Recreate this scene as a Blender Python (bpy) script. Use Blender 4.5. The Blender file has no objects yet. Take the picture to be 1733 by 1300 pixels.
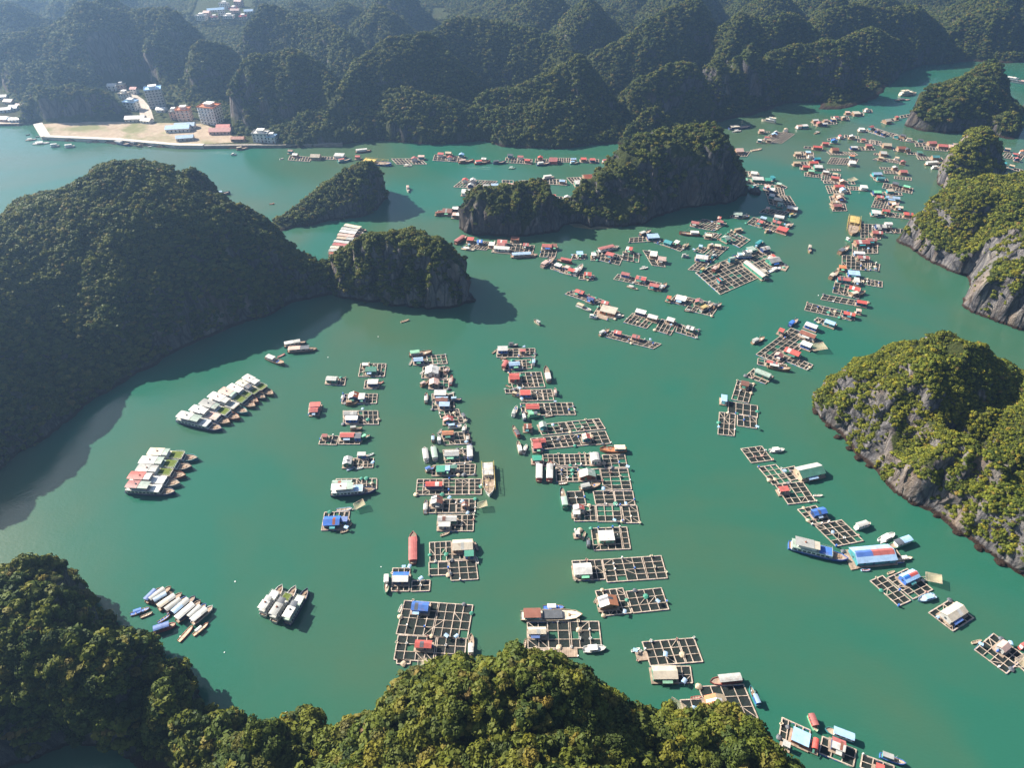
import bpy, bmesh, math, random
import numpy as np
from mathutils import Vector, Matrix

random.seed(7)
RNG = np.random.default_rng(11)
scene = bpy.context.scene
COL = scene.collection

# ------------------------------------------------------------------ camera
CAM_H = 260.0
FPX = 1156.0
PITCH = math.atan(980.0 / FPX)
CT, ST = math.cos(PITCH), math.sin(PITCH)
cd = bpy.data.cameras.new('camera')
cd.sensor_width = 36.0
cd.lens = 36.0 * FPX / 1733.0
cd.clip_start = 1.0
cd.clip_end = 9000.0
cam = bpy.data.objects.new('camera', cd)
cam.location = (0, 0, CAM_H)
cam.rotation_euler = (math.pi / 2 - PITCH, 0, 0)
COL.objects.link(cam)
scene.camera = cam


def gp(px, py, z=0.0):
    """ground point (world x, y) seen at photograph pixel px, py on the level z"""
    a = (px - 866.5) / FPX
    b = (py - 650.0) / FPX
    dy = CT - b * ST
    dz = -ST - b * CT
    t = (z - CAM_H) / dz
    return (a * t, dy * t)


def crest(px, py, yb):
    """a summit seen at px, py that stands above the ground row yb -> x, y, height"""
    _, Y = gp(866.5, yb)
    b = (py - 650.0) / FPX
    dy = CT - b * ST
    dz = -ST - b * CT
    t = Y / dy
    return ((px - 866.5) / FPX * t, Y, CAM_H + dz * t)


def in_view(x, y, z, m=1.12):
    d = y * CT + (CAM_H - z) * ST
    u = x / np.maximum(d, 1e-3) * FPX
    v = (y * ST - (CAM_H - z) * CT) / np.maximum(d, 1e-3) * FPX
    return (d > 1) & (np.abs(u) < 866.5 * m) & (v > -650 * m) & (v < 650 * m)


# ------------------------------------------------------------------ noise
_T = np.random.default_rng(3).random((64, 64, 64)).astype(np.float32)


def vnoise(x, y, z=None):
    x = np.asarray(x, float); y = np.asarray(y, float)
    z = np.zeros_like(x) if z is None else np.asarray(z, float)
    i, j, k = np.floor(x).astype(int), np.floor(y).astype(int), np.floor(z).astype(int)
    fx, fy, fz = x - i, y - j, z - k
    fx, fy, fz = [f * f * (3 - 2 * f) for f in (fx, fy, fz)]
    r = 0
    for a in (0, 1):
        for b in (0, 1):
            for c in (0, 1):
                w = (fx if a else 1 - fx) * (fy if b else 1 - fy) * (fz if c else 1 - fz)
                r = r + w * _T[(i + a) % 64, (j + b) % 64, (k + c) % 64]
    return r * 2 - 1


def fbm(x, y, z=None, o=4):
    r, a, s = 0, 1.0, 1.0
    for q in range(o):
        r = r + a * vnoise(x * s + 17.3 * q, y * s + 5.1 * q, None if z is None else z * s)
        a *= 0.5; s *= 2.03
    return r / 1.6


# ------------------------------------------------------------------ materials
def hexcol(r, g, b):
    f = lambda c: (c / 255 / 12.92) if c <= 10 else ((c / 255 + 0.055) / 1.055) ** 2.4
    return (f(r), f(g), f(b), 1)


class NT:
    """tiny node-tree helper"""
    def __init__(s, name):
        s.m = bpy.data.materials.new(name); s.m.use_nodes = True
        s.t = s.m.node_tree; s.t.nodes.clear()
        s.out = s.n('ShaderNodeOutputMaterial')
    def n(s, kind, **kw):
        q = s.t.nodes.new(kind)
        for k, v in kw.items():
            if isinstance(k, str) and k.startswith('i_'):
                q.inputs[k[2:].replace('_', ' ')].default_value = v
            else:
                setattr(q, k, v)
        return q
    def l(s, a, b): s.t.links.new(a, b)
    def noise(s, scale, detail=4, vec=None, rough=0.55):
        q = s.n('ShaderNodeTexNoise'); q.inputs['Scale'].default_value = scale
        q.inputs['Detail'].default_value = detail; q.inputs['Roughness'].default_value = rough
        if vec is not None: s.l(vec, q.inputs['Vector'])
        return q.outputs['Fac']
    def ramp(s, fac, stops):
        q = s.n('ShaderNodeValToRGB'); e = q.color_ramp.elements
        while len(e) < len(stops): e.new(0.5)
        for el, (p, c) in zip(e, stops):
            el.position = p; el.color = c if len(c) == 4 else (*c, 1)
        s.l(fac, q.inputs[0]); return q.outputs[0]
    def mix(s, fac, a, b, mode='MIX'):
        q = s.n('ShaderNodeMix', data_type='RGBA', blend_type=mode)
        for sock, v in ((q.inputs[0], fac), (q.inputs[6], a), (q.inputs[7], b)):
            if hasattr(v, 'is_linked'): s.l(v, sock)
            else: sock.default_value = v if not isinstance(v, tuple) else (v if len(v) == 4 else (*v, 1))
        return q.outputs[2]
    def math(s, op, a, b=None, clamp=False):
        q = s.n('ShaderNodeMath', operation=op, use_clamp=clamp)
        for k, v in enumerate((a, b)):
            if v is None: continue
            if hasattr(v, 'is_linked'): s.l(v, q.inputs[k])
            else: q.inputs[k].default_value = v
        return q.outputs[0]
    def bsdf(s, col, rough=0.8, spec=0.3, **kw):
        q = s.n('ShaderNodeBsdfPrincipled')
        if hasattr(col, 'is_linked'): s.l(col, q.inputs['Base Color'])
        else: q.inputs['Base Color'].default_value = col if len(col) == 4 else (*col, 1)
        if hasattr(rough, 'is_linked'): s.l(rough, q.inputs['Roughness'])
        else: q.inputs['Roughness'].default_value = rough
        q.inputs['Specular IOR Level'].default_value = spec
        s.l(q.outputs[0], s.out.inputs['Surface'])
        return q
    def bump(s, q, h, strength=0.5, dist=0.3):
        b = s.n('ShaderNodeBump'); b.inputs['Strength'].default_value = strength
        b.inputs['Distance'].default_value = dist
        s.l(h, b.inputs['Height']); s.l(b.outputs[0], q.inputs['Normal'])


def mat_rock(name, green=0.5, tone=1.0):
    """limestone on steep faces, undergrowth and soil on gentle ones"""
    t = NT(name)
    geo = t.n('ShaderNodeNewGeometry')
    tc = t.n('ShaderNodeTexCoord'); P = tc.outputs['Object']
    mp = t.n('ShaderNodeMapping'); mp.inputs['Scale'].default_value = (1, 1, 0.16); t.l(P, mp.inputs[0])
    streak = t.noise(0.36, 7, mp.outputs[0], 0.72)
    blotch = t.noise(0.035, 4, P, 0.6)
    fine = t.noise(0.9, 5, P, 0.7)
    g = tone
    rock = t.ramp(streak, [(0.30, (0.03 * g, 0.03 * g, 0.038 * g)), (0.47, (0.10 * g, 0.094 * g, 0.10 * g)),
                           (0.62, (0.20 * g, 0.182 * g, 0.165 * g)), (0.82, (0.33 * g, 0.30 * g, 0.26 * g))])
    pale = t.ramp(blotch, [(0.57, (0, 0, 0)), (0.66, (1, 1, 1))])
    rock = t.mix(t.math('MULTIPLY', pale, 0.6), rock, (0.5, 0.43, 0.36))
    rock = t.mix(t.math('MULTIPLY', fine, 0.5), rock, (0.09, 0.085, 0.09))
    vo = t.n('ShaderNodeTexVoronoi', feature='DISTANCE_TO_EDGE'); vo.inputs['Scale'].default_value = 0.21
    mq = t.n('ShaderNodeMapping'); mq.inputs['Scale'].default_value = (1, 1, 0.3); t.l(P, mq.inputs[0])
    wob = t.mix(0.35, mq.outputs[0], t.n('ShaderNodeTexNoise').outputs['Color'])
    t.l(wob, vo.inputs['Vector'])
    crack = t.ramp(vo.outputs['Distance'], [(0.0, (1, 1, 1)), (0.09, (0, 0, 0))])
    rock = t.mix(t.math('MULTIPLY', crack, 0.75), rock, (0.02, 0.02, 0.024))
    stain = t.ramp(t.noise(0.075, 4, mp.outputs[0], 0.6), [(0.5, (0, 0, 0)), (0.7, (1, 1, 1))])
    rock = t.mix(t.math('MULTIPLY', stain, 0.45), rock, (0.20 * g, 0.135 * g, 0.085 * g))
    soil = t.ramp(fine, [(0.3, (0.025, 0.036, 0.010)), (0.7, (0.075, 0.085, 0.022))])
    sx = t.n('ShaderNodeSeparateXYZ'); t.l(geo.outputs['Normal'], sx.inputs[0])
    f = t.math('ADD', sx.outputs[2], t.math('MULTIPLY', t.math('SUBTRACT', blotch, 0.5), 0.9))
    gm = t.ramp(f, [(green - 0.06, (0, 0, 0)), (green + 0.08, (1, 1, 1))])
    col = t.mix(gm, rock, soil)
    sp = t.n('ShaderNodeSeparateXYZ'); t.l(P, sp.inputs[0])
    zz = t.math('ADD', sp.outputs[2], t.math('MULTIPLY', fine, 1.5))
    wet = t.ramp(t.math('MULTIPLY', zz, 0.2), [(0.42, (1, 1, 1)), (0.62, (0, 0, 0))])
    col = t.mix(wet, col, (0.045, 0.028, 0.02))
    b = t.bsdf(col, 0.9, 0.15)
    t.bump(b, t.math('ADD', t.math('ADD', streak, t.math('MULTIPLY', fine, 0.8)), t.math('MULTIPLY', vo.outputs['Distance'], 1.5)), 1.0, 2.2)
    return t.m


def mat_leaf(name, a, b, c):
    """leaf clumps: each plant its own green, clumps vary inside the crown"""
    t = NT(name)
    oi = t.n('ShaderNodeObjectInfo')
    tc = t.n('ShaderNodeTexCoord')
    geo = t.n('ShaderNodeNewGeometry')
    big = t.noise(0.02, 3, geo.outputs['Position'])
    base = t.ramp(oi.outputs['Random'], [(0.0, a), (0.45, b), (0.85, c), (0.95, (c[0] * 1.3, c[1] * 1.05, c[2])), (1.0, (c[0] * 1.1, c[1] * .66, c[2] * 2.0))])
    base = t.mix(t.math('MULTIPLY', t.ramp(big, [(0.4, (0, 0, 0)), (0.65, (1, 1, 1))]), 0.55), base, (b[0] * 1.55, b[1] * 1.18, b[2] * 0.9))
    v = t.noise(1.1, 2, tc.outputs['Object'])
    col = t.mix(t.math('MULTIPLY', v, 0.5), base, (a[0] * 0.75, a[1] * 0.8, a[2] * 0.8))
    q = t.bsdf(col, 0.65, 0.25)
    tr = t.n('ShaderNodeBsdfTranslucent'); t.l(col, tr.inputs[0])
    ms = t.n('ShaderNodeMixShader'); ms.inputs[0].default_value = 0.28
    t.l(q.outputs[0], ms.inputs[1]); t.l(tr.outputs[0], ms.inputs[2])
    t.l(ms.outputs[0], t.out.inputs['Surface'])
    return t.m


def mat_plain(name, rgb, rough=0.7, var=0.25, scale=1.5, spec=0.3, dirt=0.0):
    """painted or raw surface with uneven tone"""
    t = NT(name)
    tc = t.n('ShaderNodeTexCoord')
    f = t.noise(scale, 4, tc.outputs['Object'], 0.6)
    lo = tuple(c * (1 - var) for c in rgb[:3]); hi = tuple(min(1, c * (1 + var)) for c in rgb[:3])
    col = t.ramp(f, [(0.3, lo), (0.7, hi)])
    if dirt:
        d = t.noise(scale * 0.37, 5, tc.outputs['Object'], 0.7)
        col = t.mix(t.math('MULTIPLY', t.ramp(d, [(0.5, (0, 0, 0)), (0.68, (1, 1, 1))]), dirt), col, (0.12, 0.085, 0.06))
    t.bsdf(col, rough, spec)
    return t.m


def link(o, parent=None):
    COL.objects.link(o)
    if parent is not None: o.parent = parent
    return o


def mesh_obj(name, verts, faces, mats, parent=None, midx=None, smooth=False):
    me = bpy.data.meshes.new(name)
    me.from_pydata([tuple(v) for v in verts], [], faces)
    for m in (mats if isinstance(mats, (list, tuple)) else [mats]): me.materials.append(m)
    if midx is not None: me.polygons.foreach_set('material_index', midx)
    if smooth: me.polygons.foreach_set('use_smooth', [True] * len(me.polygons))
    me.update()
    return link(bpy.data.objects.new(name, me), parent)


def tag(o, label=None, cat=None, group=None, kind=None):
    if label: o['label'] = label
    if cat: o['category'] = cat
    if group: o['group'] = group
    if kind: o['kind'] = kind
    return o

# ------------------------------------------------------------------ light, sky, air
SUN_EL, SUN_AZ = math.radians(36), math.radians(27)     # azimuth: from -x turned towards +y
sdir = Vector((-math.cos(SUN_AZ) * math.cos(SUN_EL), math.sin(SUN_AZ) * math.cos(SUN_EL), math.sin(SUN_EL)))
w = bpy.data.worlds.new('World'); scene.world = w; w.use_nodes = True
wt = w.node_tree; wt.nodes.clear()
sky = wt.nodes.new('ShaderNodeTexSky'); sky.sky_type = 'NISHITA'; sky.sun_disc = False
sky.sun_elevation = SUN_EL
sky.sun_rotation = math.atan2(sdir.x, sdir.y)
sky.air_density = 1.0; sky.dust_density = 2.6; sky.ozone_density = 3.0
bg = wt.nodes.new('ShaderNodeBackground'); bg.inputs[1].default_value = 0.05
wo = wt.nodes.new('ShaderNodeOutputWorld')
wt.links.new(sky.outputs[0], bg.inputs[0]); wt.links.new(bg.outputs[0], wo.inputs[0])
sl = bpy.data.lights.new('sun', 'SUN'); sl.energy = 5.0; sl.angle = math.radians(0.5); sl.color = (1.0, 0.925, 0.79)
so = bpy.data.objects.new('sun', sl); so.rotation_euler = sdir.to_track_quat('Z', 'Y').to_euler(); so.location = (-300, 300, 500)
link(so)
scene.view_settings.view_transform = 'Standard'
scene.view_settings.look = 'None'
scene.view_settings.exposure = 1.42
scene.cycles.max_bounces = 5
scene.cycles.diffuse_bounces = 2
scene.cycles.glossy_bounces = 2
scene.cycles.transparent_max_bounces = 6
scene.cycles.transmission_bounces = 2
scene.cycles.volume_bounces = 0

def build_haze(dens):
    m = bpy.data.materials.new('haze_air'); m.use_nodes = True
    t = m.node_tree; t.nodes.clear()
    o = t.nodes.new('ShaderNodeOutputMaterial'); v = t.nodes.new('ShaderNodeVolumePrincipled')
    v.inputs['Color'].default_value = (0.36, 0.60, 1.0, 1)
    v.inputs['Density'].default_value = dens
    v.inputs['Anisotropy'].default_value = 0.62
    t.links.new(v.outputs[0], o.inputs['Volume'])
    X0, X1, Y0, Y1, Z0, Z1 = -1500, 1500, -60, 2050, -7, 300
    vs = [(x, y, z) for x in (X0, X1) for y in (Y0, Y1) for z in (Z0, Z1)]
    fs = [(0, 1, 3, 2), (4, 6, 7, 5), (0, 4, 5, 1), (2, 3, 7, 6), (0, 2, 6, 4), (1, 5, 7, 3)]
    h = mesh_obj('haze', vs, fs, m)
    tag(h, 'pale blue haze thickening over the far hills', 'haze', kind='stuff')
# ------------------------------------------------------------------ plants used for the woods
LEAF = [mat_leaf('leaf_dark', (0.026, 0.048, 0.012), (0.056, 0.088, 0.015), (0.105, 0.128, 0.018)),
        mat_leaf('leaf_mid', (0.048, 0.078, 0.013), (0.105, 0.138, 0.016), (0.175, 0.185, 0.020)),
        mat_leaf('leaf_olive', (0.080, 0.086, 0.016), (0.150, 0.148, 0.024), (0.22, 0.190, 0.034))]
BARK = mat_plain('bark', (0.12, 0.10, 0.08), 0.9, 0.4, 3)
PLANTS = bpy.data.collections.new('plants')


def crown_data(seed, nleaf, size, tall=1.0, lobes=6, trunk=True):
    r = np.random.default_rng(seed)
    cs = [(0, 0, 0.75 * tall, 0.68)]
    for q in range(lobes):
        a = q * 6.283 / lobes + r.uniform(-.5, .5); d = r.uniform(.35, .62)
        cs.append((d * math.cos(a), d * math.sin(a), r.uniform(.4, 1.05) * tall, r.uniform(.34, .52)))
    vs, fs, mi, nm = [], [], [], []
    w = np.array([c[3] ** 2 for c in cs]); w /= w.sum()
    for q in range(nleaf):
        c = cs[r.choice(len(cs), p=w)]
        n = r.normal(size=3); n /= np.linalg.norm(n)
        if n[2] < -0.35: n[2] *= -0.6
        p = np.array(c[:3]) + n * c[3] * r.uniform(.72, 1.06) * np.array([1, 1, .85])
        n2 = n + r.normal(size=3) * .45 + np.array([0, 0, .25]); n2 /= np.linalg.norm(n2)
        u = np.cross(n2, r.normal(size=3)); u /= np.linalg.norm(u); v = np.cross(n2, u)
        s = size * r.uniform(.6, 1.3)
        k = len(vs)
        for a, b, h in ((-1, -.6, -.15), (.15, -1, .1), (1, .1, -.15), (.3, 1, .05), (-.7, .7, .0)):
            vs.append(p + u * a * s * r.uniform(.7, 1.2) + v * b * s * r.uniform(.7, 1.2) + n2 * h * s); nm.append(n * .6 + n2 * .5)
        fs += [(k, k + 1, k + 2), (k, k + 2, k + 3), (k, k + 3, k + 4)]; mi += [0, 0, 0]
    if trunk:
        k = len(vs)
        for z, rr in ((-.5, .09), (.25, .07), (.9, .03)):
            for a in range(5):
                vs.append((rr * math.cos(a * 1.2566), rr * math.sin(a * 1.2566), z * tall)); nm.append(np.array((math.cos(a * 1.2566), math.sin(a * 1.2566), 0)))
        for L in (0, 5):
            for a in range(5):
                fs.append((k + L + a, k + L + (a + 1) % 5, k + L + 5 + (a + 1) % 5, k + L + 5 + a)); mi.append(1)
    return vs, fs, mi, nm


def plant_mesh(name, seed, nleaf, size, mat, tall=1.0, lobes=6):
    vs, fs, mi, nm = crown_data(seed, nleaf, size, tall, lobes)
    me = bpy.data.meshes.new(name)
    me.from_pydata([tuple(v) for v in vs], [], fs)
    me.materials.append(mat); me.materials.append(BARK)
    me.polygons.foreach_set('material_index', mi); me.polygons.foreach_set('use_smooth', [True] * len(fs)); me.update()
    me.normals_split_custom_set_from_vertices([tuple(q / np.linalg.norm(q)) for q in nm])      # leaves shade with the side of the crown they grow on
    return me


NEAR_TREES = [plant_mesh('tree', 100 + q, 640, 0.095, LEAF[(0, 1, 1, 2, 0, 1)[q]], (1, .8, 1.15, .9, .75, 1.0)[q], (6, 7, 5, 8, 6, 7)[q]) for q in range(6)]
for q in range(8):
    o = bpy.data.objects.new('shrub', plant_mesh('shrub', 40 + q, 150, 0.2, LEAF[(0, 1, 0, 1, 2, 1, 0, 1)[q]], (1, .8, .65, .9, .7, 1.1, .75, .85)[q], 5))
    PLANTS.objects.link(o)


SCRUB = bpy.data.collections.new('scrub')
LEAF_S = [mat_leaf('leaf_scrub', (0.090, 0.120, 0.013), (0.170, 0.200, 0.017), (0.265, 0.265, 0.022)), mat_leaf('leaf_scrub_dark', (0.046, 0.074, 0.012), (0.098, 0.128, 0.015), (0.155, 0.175, 0.02))]
for q in range(8):
    o = bpy.data.objects.new('scrub', plant_mesh('scrub', 70 + q, 130, 0.22, LEAF_S[(0, 1, 0, 0, 1, 0, 0, 1)[q]], (.7, .6, .8, .55, .9, .65, .75, .8)[q], 5))
    SCRUB.objects.link(o)


def wood_nodes(coll):
    ng = bpy.data.node_groups.new('wood', 'GeometryNodeTree')
    ng.interface.new_socket('Geometry', in_out='INPUT', socket_type='NodeSocketGeometry')
    ng.interface.new_socket('Geometry', in_out='OUTPUT', socket_type='NodeSocketGeometry')
    N = ng.nodes.new; gi, go = N('NodeGroupInput'), N('NodeGroupOutput')
    ip = N('GeometryNodeInstanceOnPoints'); ci = N('GeometryNodeCollectionInfo')
    ci.inputs[0].default_value = coll; ci.inputs[1].default_value = True; ci.inputs[2].default_value = True
    ip.inputs['Pick Instance'].default_value = True
    at = []
    for nm, ty in (('idx', 'INT'), ('rot', 'FLOAT_VECTOR'), ('scl', 'FLOAT_VECTOR')):
        a = N('GeometryNodeInputNamedAttribute'); a.data_type = ty; a.inputs[0].default_value = nm; at.append(a)
    L = ng.links.new
    L(gi.outputs[0], ip.inputs['Points']); L(ci.outputs[0], ip.inputs['Instance'])
    L(at[0].outputs[0], ip.inputs['Instance Index']); L(at[1].outputs[0], ip.inputs['Rotation']); L(at[2].outputs[0], ip.inputs['Scale'])
    L(ip.outputs[0], go.inputs[0])
    return ng


WOOD = {PLANTS.name: wood_nodes(PLANTS), SCRUB.name: wood_nodes(SCRUB)}


def scatter(name, label, P, S, rng, coll):
    n = len(P)
    me = bpy.data.meshes.new(name); me.vertices.add(n)
    me.vertices.foreach_set('co', np.asarray(P, np.float32).ravel())
    a = me.attributes.new('idx', 'INT', 'POINT'); a.data.foreach_set('value', rng.integers(0, 8, n).astype(np.int32))
    rot = np.stack([rng.normal(0, .12, n), rng.normal(0, .12, n), rng.uniform(0, 6.283, n)], 1).astype(np.float32)
    a = me.attributes.new('rot', 'FLOAT_VECTOR', 'POINT'); a.data.foreach_set('vector', rot.ravel())
    sc = np.stack([S * rng.uniform(.85, 1.15, n), S * rng.uniform(.85, 1.15, n), S * rng.uniform(.8, 1.2, n)], 1).astype(np.float32)
    a = me.attributes.new('scl', 'FLOAT_VECTOR', 'POINT'); a.data.foreach_set('vector', sc.ravel())
    o = link(bpy.data.objects.new(name, me))
    md = o.modifiers.new('wood', 'NODES'); md.node_group = WOOD[coll.name]
    tag(o, label, 'forest', kind='stuff')
    return o


# ------------------------------------------------------------------ land
def sdist(X, Y, poly):
    """signed distance to a closed polygon, positive inside"""
    best = np.full(X.shape, 1e18); ins = np.zeros(X.shape, bool)
    n = len(poly)
    for q in range(n):
        x0, y0 = poly[q]; x1, y1 = poly[(q + 1) % n]
        ex, ey = x1 - x0, y1 - y0
        t = np.clip(((X - x0) * ex + (Y - y0) * ey) / max(ex * ex + ey * ey, 1e-9), 0, 1)
        best = np.minimum(best, (X - x0 - t * ex) ** 2 + (Y - y0 - t * ey) ** 2)
        if y0 != y1:
            c = ((y0 > Y) != (y1 > Y)) & (X < x0 + (Y - y0) / (y1 - y0) * ex)
            ins ^= c
    return np.where(ins, 1, -1) * np.sqrt(best)


def ridge_field(X, Y, ridges):
    """ridges: list of polylines of (x, y, h, w, p)"""
    H = np.full(X.shape, -1e3); HL = np.full(X.shape, 1.0)
    for rd in ridges:
        if len(rd) == 1: rd = [rd[0], rd[0]]
        for a, b in zip(rd[:-1], rd[1:]):
            ex, ey = b[0] - a[0], b[1] - a[1]
            L2 = ex * ex + ey * ey
            t = np.clip(((X - a[0]) * ex + (Y - a[1]) * ey) / L2, 0, 1) if L2 > 1e-6 else np.zeros(X.shape)
            d = np.hypot(X - a[0] - t * ex, Y - a[1] - t * ey)
            h = a[2] + t * (b[2] - a[2]); wd = a[3] + t * (b[3] - a[3]); p = a[4]
            v = h * (1 - (d / wd) ** p)
            HL = np.where(v > H, h, HL); H = np.maximum(H, v)
    return H, HL


def smoothstep(a, b, x):
    t = np.clip((x - a) / (b - a), 0, 1)
    return t * t * (3 - 2 * t)


WOODS = []      # (name, label, points, sizes, nearness)


def land(name, label, poly, ridges, step, cliff=(6.0, 0.62), amp=5.0, wl=38.0, seed=0, mat=None, size=(1.9, 3.1), gap=2.6,
         nz=0.42, view=False, flats=(), wood=None, jag=3.6, bare=0.0, hw=1.0, floor=(.1, 20), gully=9.0, gw=34.0, plants=None):
    poly = [tuple(p) for p in poly]
    xs = [p[0] for p in poly]; ys = [p[1] for p in poly]
    gx = np.arange(min(xs) - 8, max(xs) + 8 + step, step); gy = np.arange(min(ys) - 8, max(ys) + 8 + step, step)
    X, Y = np.meshgrid(gx, gy)
    sd = sdist(X, Y, poly)
    sd = sd + vnoise(X / 9 + seed, Y / 9) * 2.2 + vnoise(X / 27 + seed, Y / 27 + 3) * 3.0
    if hw != 1: ridges = [[(a, b, c, d * hw, e) for a, b, c, d, e in r_] for r_ in ridges]
    H, HL = ridge_field(X, Y, ridges)
    k = smoothstep(2, 25, H)
    H = H + k * amp * (fbm(X / wl + seed * 3.7, Y / wl + seed, o=5) * 1.0 + 0.55 * (0.5 - np.abs(vnoise(X / wl * 1.7 + seed, Y / wl * 1.7 + 9))))
    # gullies and spurs
    wx = X + 9 * vnoise(X / 30 + seed, Y / 30 + 2); wy = Y + 9 * vnoise(X / 30 + 7, Y / 30 + seed)
    rv = 1 - np.abs(vnoise(wx / gw + seed * 1.3, wy / gw + 4)); rv2 = 1 - np.abs(vnoise(wx / gw * 2.1 + 8, wy / gw * 2.1 + seed))
    H = H - k * smoothstep(0, 1, 1.2 - np.clip(H / np.maximum(HL, 5), 0, 1)) * (gully * rv ** 3 + gully * .45 * rv2 ** 3)
    cA, cp = cliff
    cn = 1 + 0.5 * fbm(X / 22 + seed, Y / 22 + seed, o=3)
    sdi = np.maximum(sd, 0)
    C = cA * sdi ** cp * cn
    H = np.minimum(np.maximum(H, 0.8 + floor[0] * np.minimum(sdi, floor[1]) * (.75 + .5 * fbm(X / 30, Y / 30, o=3))), C)
    for fp, fz, fb in flats:
        fd = sdist(X, Y, fp)
        f = smoothstep(-fb, 2, fd)
        H = np.where(sd > 0, H * (1 - f) + fz * f, H)
    H = np.where(sd > 0, H, np.maximum(sd * 1.2, -6.0))
    gyv, gxv = np.gradient(H, step)
    st = np.clip(np.hypot(gxv, gyv) - 0.7, 0, 1.6) * smoothstep(1, 6, H)
    DX = (fbm(X / 9, Y / 9, H / 16, 3) + .45 * vnoise(X / 3.6, Y / 3.6, H / 22)) * jag * st
    DY = (fbm(X / 9 + 31, Y / 9, H / 16, 3) + .45 * vnoise(X / 3.6 + 9, Y / 3.6, H / 22)) * jag * st
    DZ = fbm(X / 5 + 11, Y / 5, o=2) * 0.25 * jag * np.clip(st, 0, 1)
    rg = np.abs(vnoise(X / 6.5 + seed, Y / 6.5, H / 20)) + .5 * np.abs(vnoise(X / 2.9, Y / 2.9 + seed, H / 12)) - .45
    g0 = np.hypot(gxv, gyv) + 1e-6
    DX += gxv / g0 * rg * jag * 1.1 * np.clip(st, 0, 1); DY += gyv / g0 * rg * jag * 1.1 * np.clip(st, 0, 1)
    keep = sd > -9
    if view:
        keep &= in_view(X, Y, 0 * H, 1.12) | in_view(X, Y, H, 1.12)
    idx = -np.ones(X.shape, int); idx[keep] = np.arange(keep.sum())
    V = np.stack([X + DX, Y + DY, H + DZ], -1)[keep]
    q = np.stack([idx[:-1, :-1], idx[:-1, 1:], idx[1:, 1:], idx[1:, :-1]], -1).reshape(-1, 4)
    q = q[(q >= 0).all(1)]
    me = bpy.data.meshes.new(name)
    me.vertices.add(len(V)); me.vertices.foreach_set('co', V.astype(np.float32).ravel())
    me.loops.add(q.size); me.loops.foreach_set('vertex_index', q.astype(np.int32).ravel())
    me.polygons.add(len(q)); me.polygons.foreach_set('loop_start', np.arange(0, q.size, 4, dtype=np.int32))
    me.update(calc_edges=True); me.validate()
    me.materials.append(mat)
    o = link(bpy.data.objects.new(name, me))
    tag(o, label, name.split('.')[0].replace('_', ' '), kind='structure')
    # woods on the slopes that are not too steep
    rng = np.random.default_rng(seed + 500)
    A = V[q[:, 0]]; B = V[q[:, 1]]; Cc = V[q[:, 2]]; D = V[q[:, 3]]
    n = np.cross(Cc - A, D - B); ar = np.linalg.norm(n, axis=1) / 2; nzv = np.abs(n[:, 2]) / np.maximum(2 * ar, 1e-9)
    ctr = (A + B + Cc + D) / 4
    th = nz + 0.22 * fbm(ctr[:, 0] / 14 + seed, ctr[:, 1] / 14, ctr[:, 2] / 14, 3)
    ok = (nzv > th) & (ctr[:, 2] > 3.0)
    if bare: ok &= fbm(ctr[:, 0] / 11 + 5, ctr[:, 1] / 11, ctr[:, 2] / 20, 3) > bare
    for fp, fz, fb in flats:
        ok &= sdist(ctr[:, 0], ctr[:, 1], fp) < -1
    # steep faces keep a thin cover of bushes
    pr = np.where(ok, ar, np.where((nzv > 0.12) & (ctr[:, 2] > 4), ar * np.clip(.05 + .45 * fbm(ctr[:, 0] / 17 + seed, ctr[:, 1] / 17, ctr[:, 2] / 15, 3), .02, .4), 0)) / (gap * gap)
    cnt = rng.poisson(pr)
    fi = np.repeat(np.arange(len(q)), cnt)
    u, v = rng.random(len(fi))[:, None], rng.random(len(fi))[:, None]
    P = (A[fi] * (1 - u) * (1 - v) + B[fi] * u * (1 - v) + Cc[fi] * u * v + D[fi] * (1 - u) * v)
    S = rng.uniform(size[0], size[1], len(fi)) * np.where(ok[fi], 1, .62) * np.clip(1 + 0.35 * fbm(P[:, 0] / 20, P[:, 1] / 20), .6, 1.5)
    P[:, 2] -= S * 0.12
    for fp, fz, fb in flats:
        g = sdist(P[:, 0], P[:, 1], fp) < -1
        P, S = P[g], S[g]
    WOODS.append((name, wood or label, P, S, plants or PLANTS))
    return o


def pxpoly(pts): return [gp(*p) for p in pts]
def rpx(pts, pe=0.62): return [(*crest(a, b, c), w, 1 + (p - 1) * pe) for a, b, c, w, p in pts]


ROCK = mat_rock('limestone', 0.50, 0.9)
ROCK_PALE = mat_rock('limestone_pale', 0.58, 1.7)
KNOB = mat_rock('limestone_grey', 0.55, 1.5)
HILLM = mat_rock('hill_slope', 0.42, 0.9)

# big island on the left, then the cliffed knob joined to its tip
land('island', 'large dark forested island filling the left edge of the bay',
     pxpoly([(-420, 1040), (-200, 900), (-60, 830), (0, 795), (60, 745), (120, 700), (190, 662), (300, 597), (420, 543), (500, 510), (545, 499), (572, 494),
             (568, 474), (550, 474), (520, 462), (470, 438), (420, 410), (360, 385), (280, 365), (200, 360), (100, 375), (0, 415), (-200, 470), (-500, 560)]),
     [rpx([(-420, 470, 700, 126, 1.9), (-160, 412, 585, 124, 1.9), (0, 386, 530, 118, 1.9), (90, 335, 497, 116, 1.9), (210, 277, 472, 114, 1.9), (300, 296, 462, 106, 1.9),
           (380, 345, 456, 94, 1.8), (440, 402, 462, 70, 1.7), (500, 455, 475, 42, 1.6), (548, 476, 484, 26, 1.6)])],
     2.0, (4.8, 0.74), 4.5, 34, 1, ROCK, (1.2, 2.4), 1.72, 0.22, gully=12)
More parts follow.
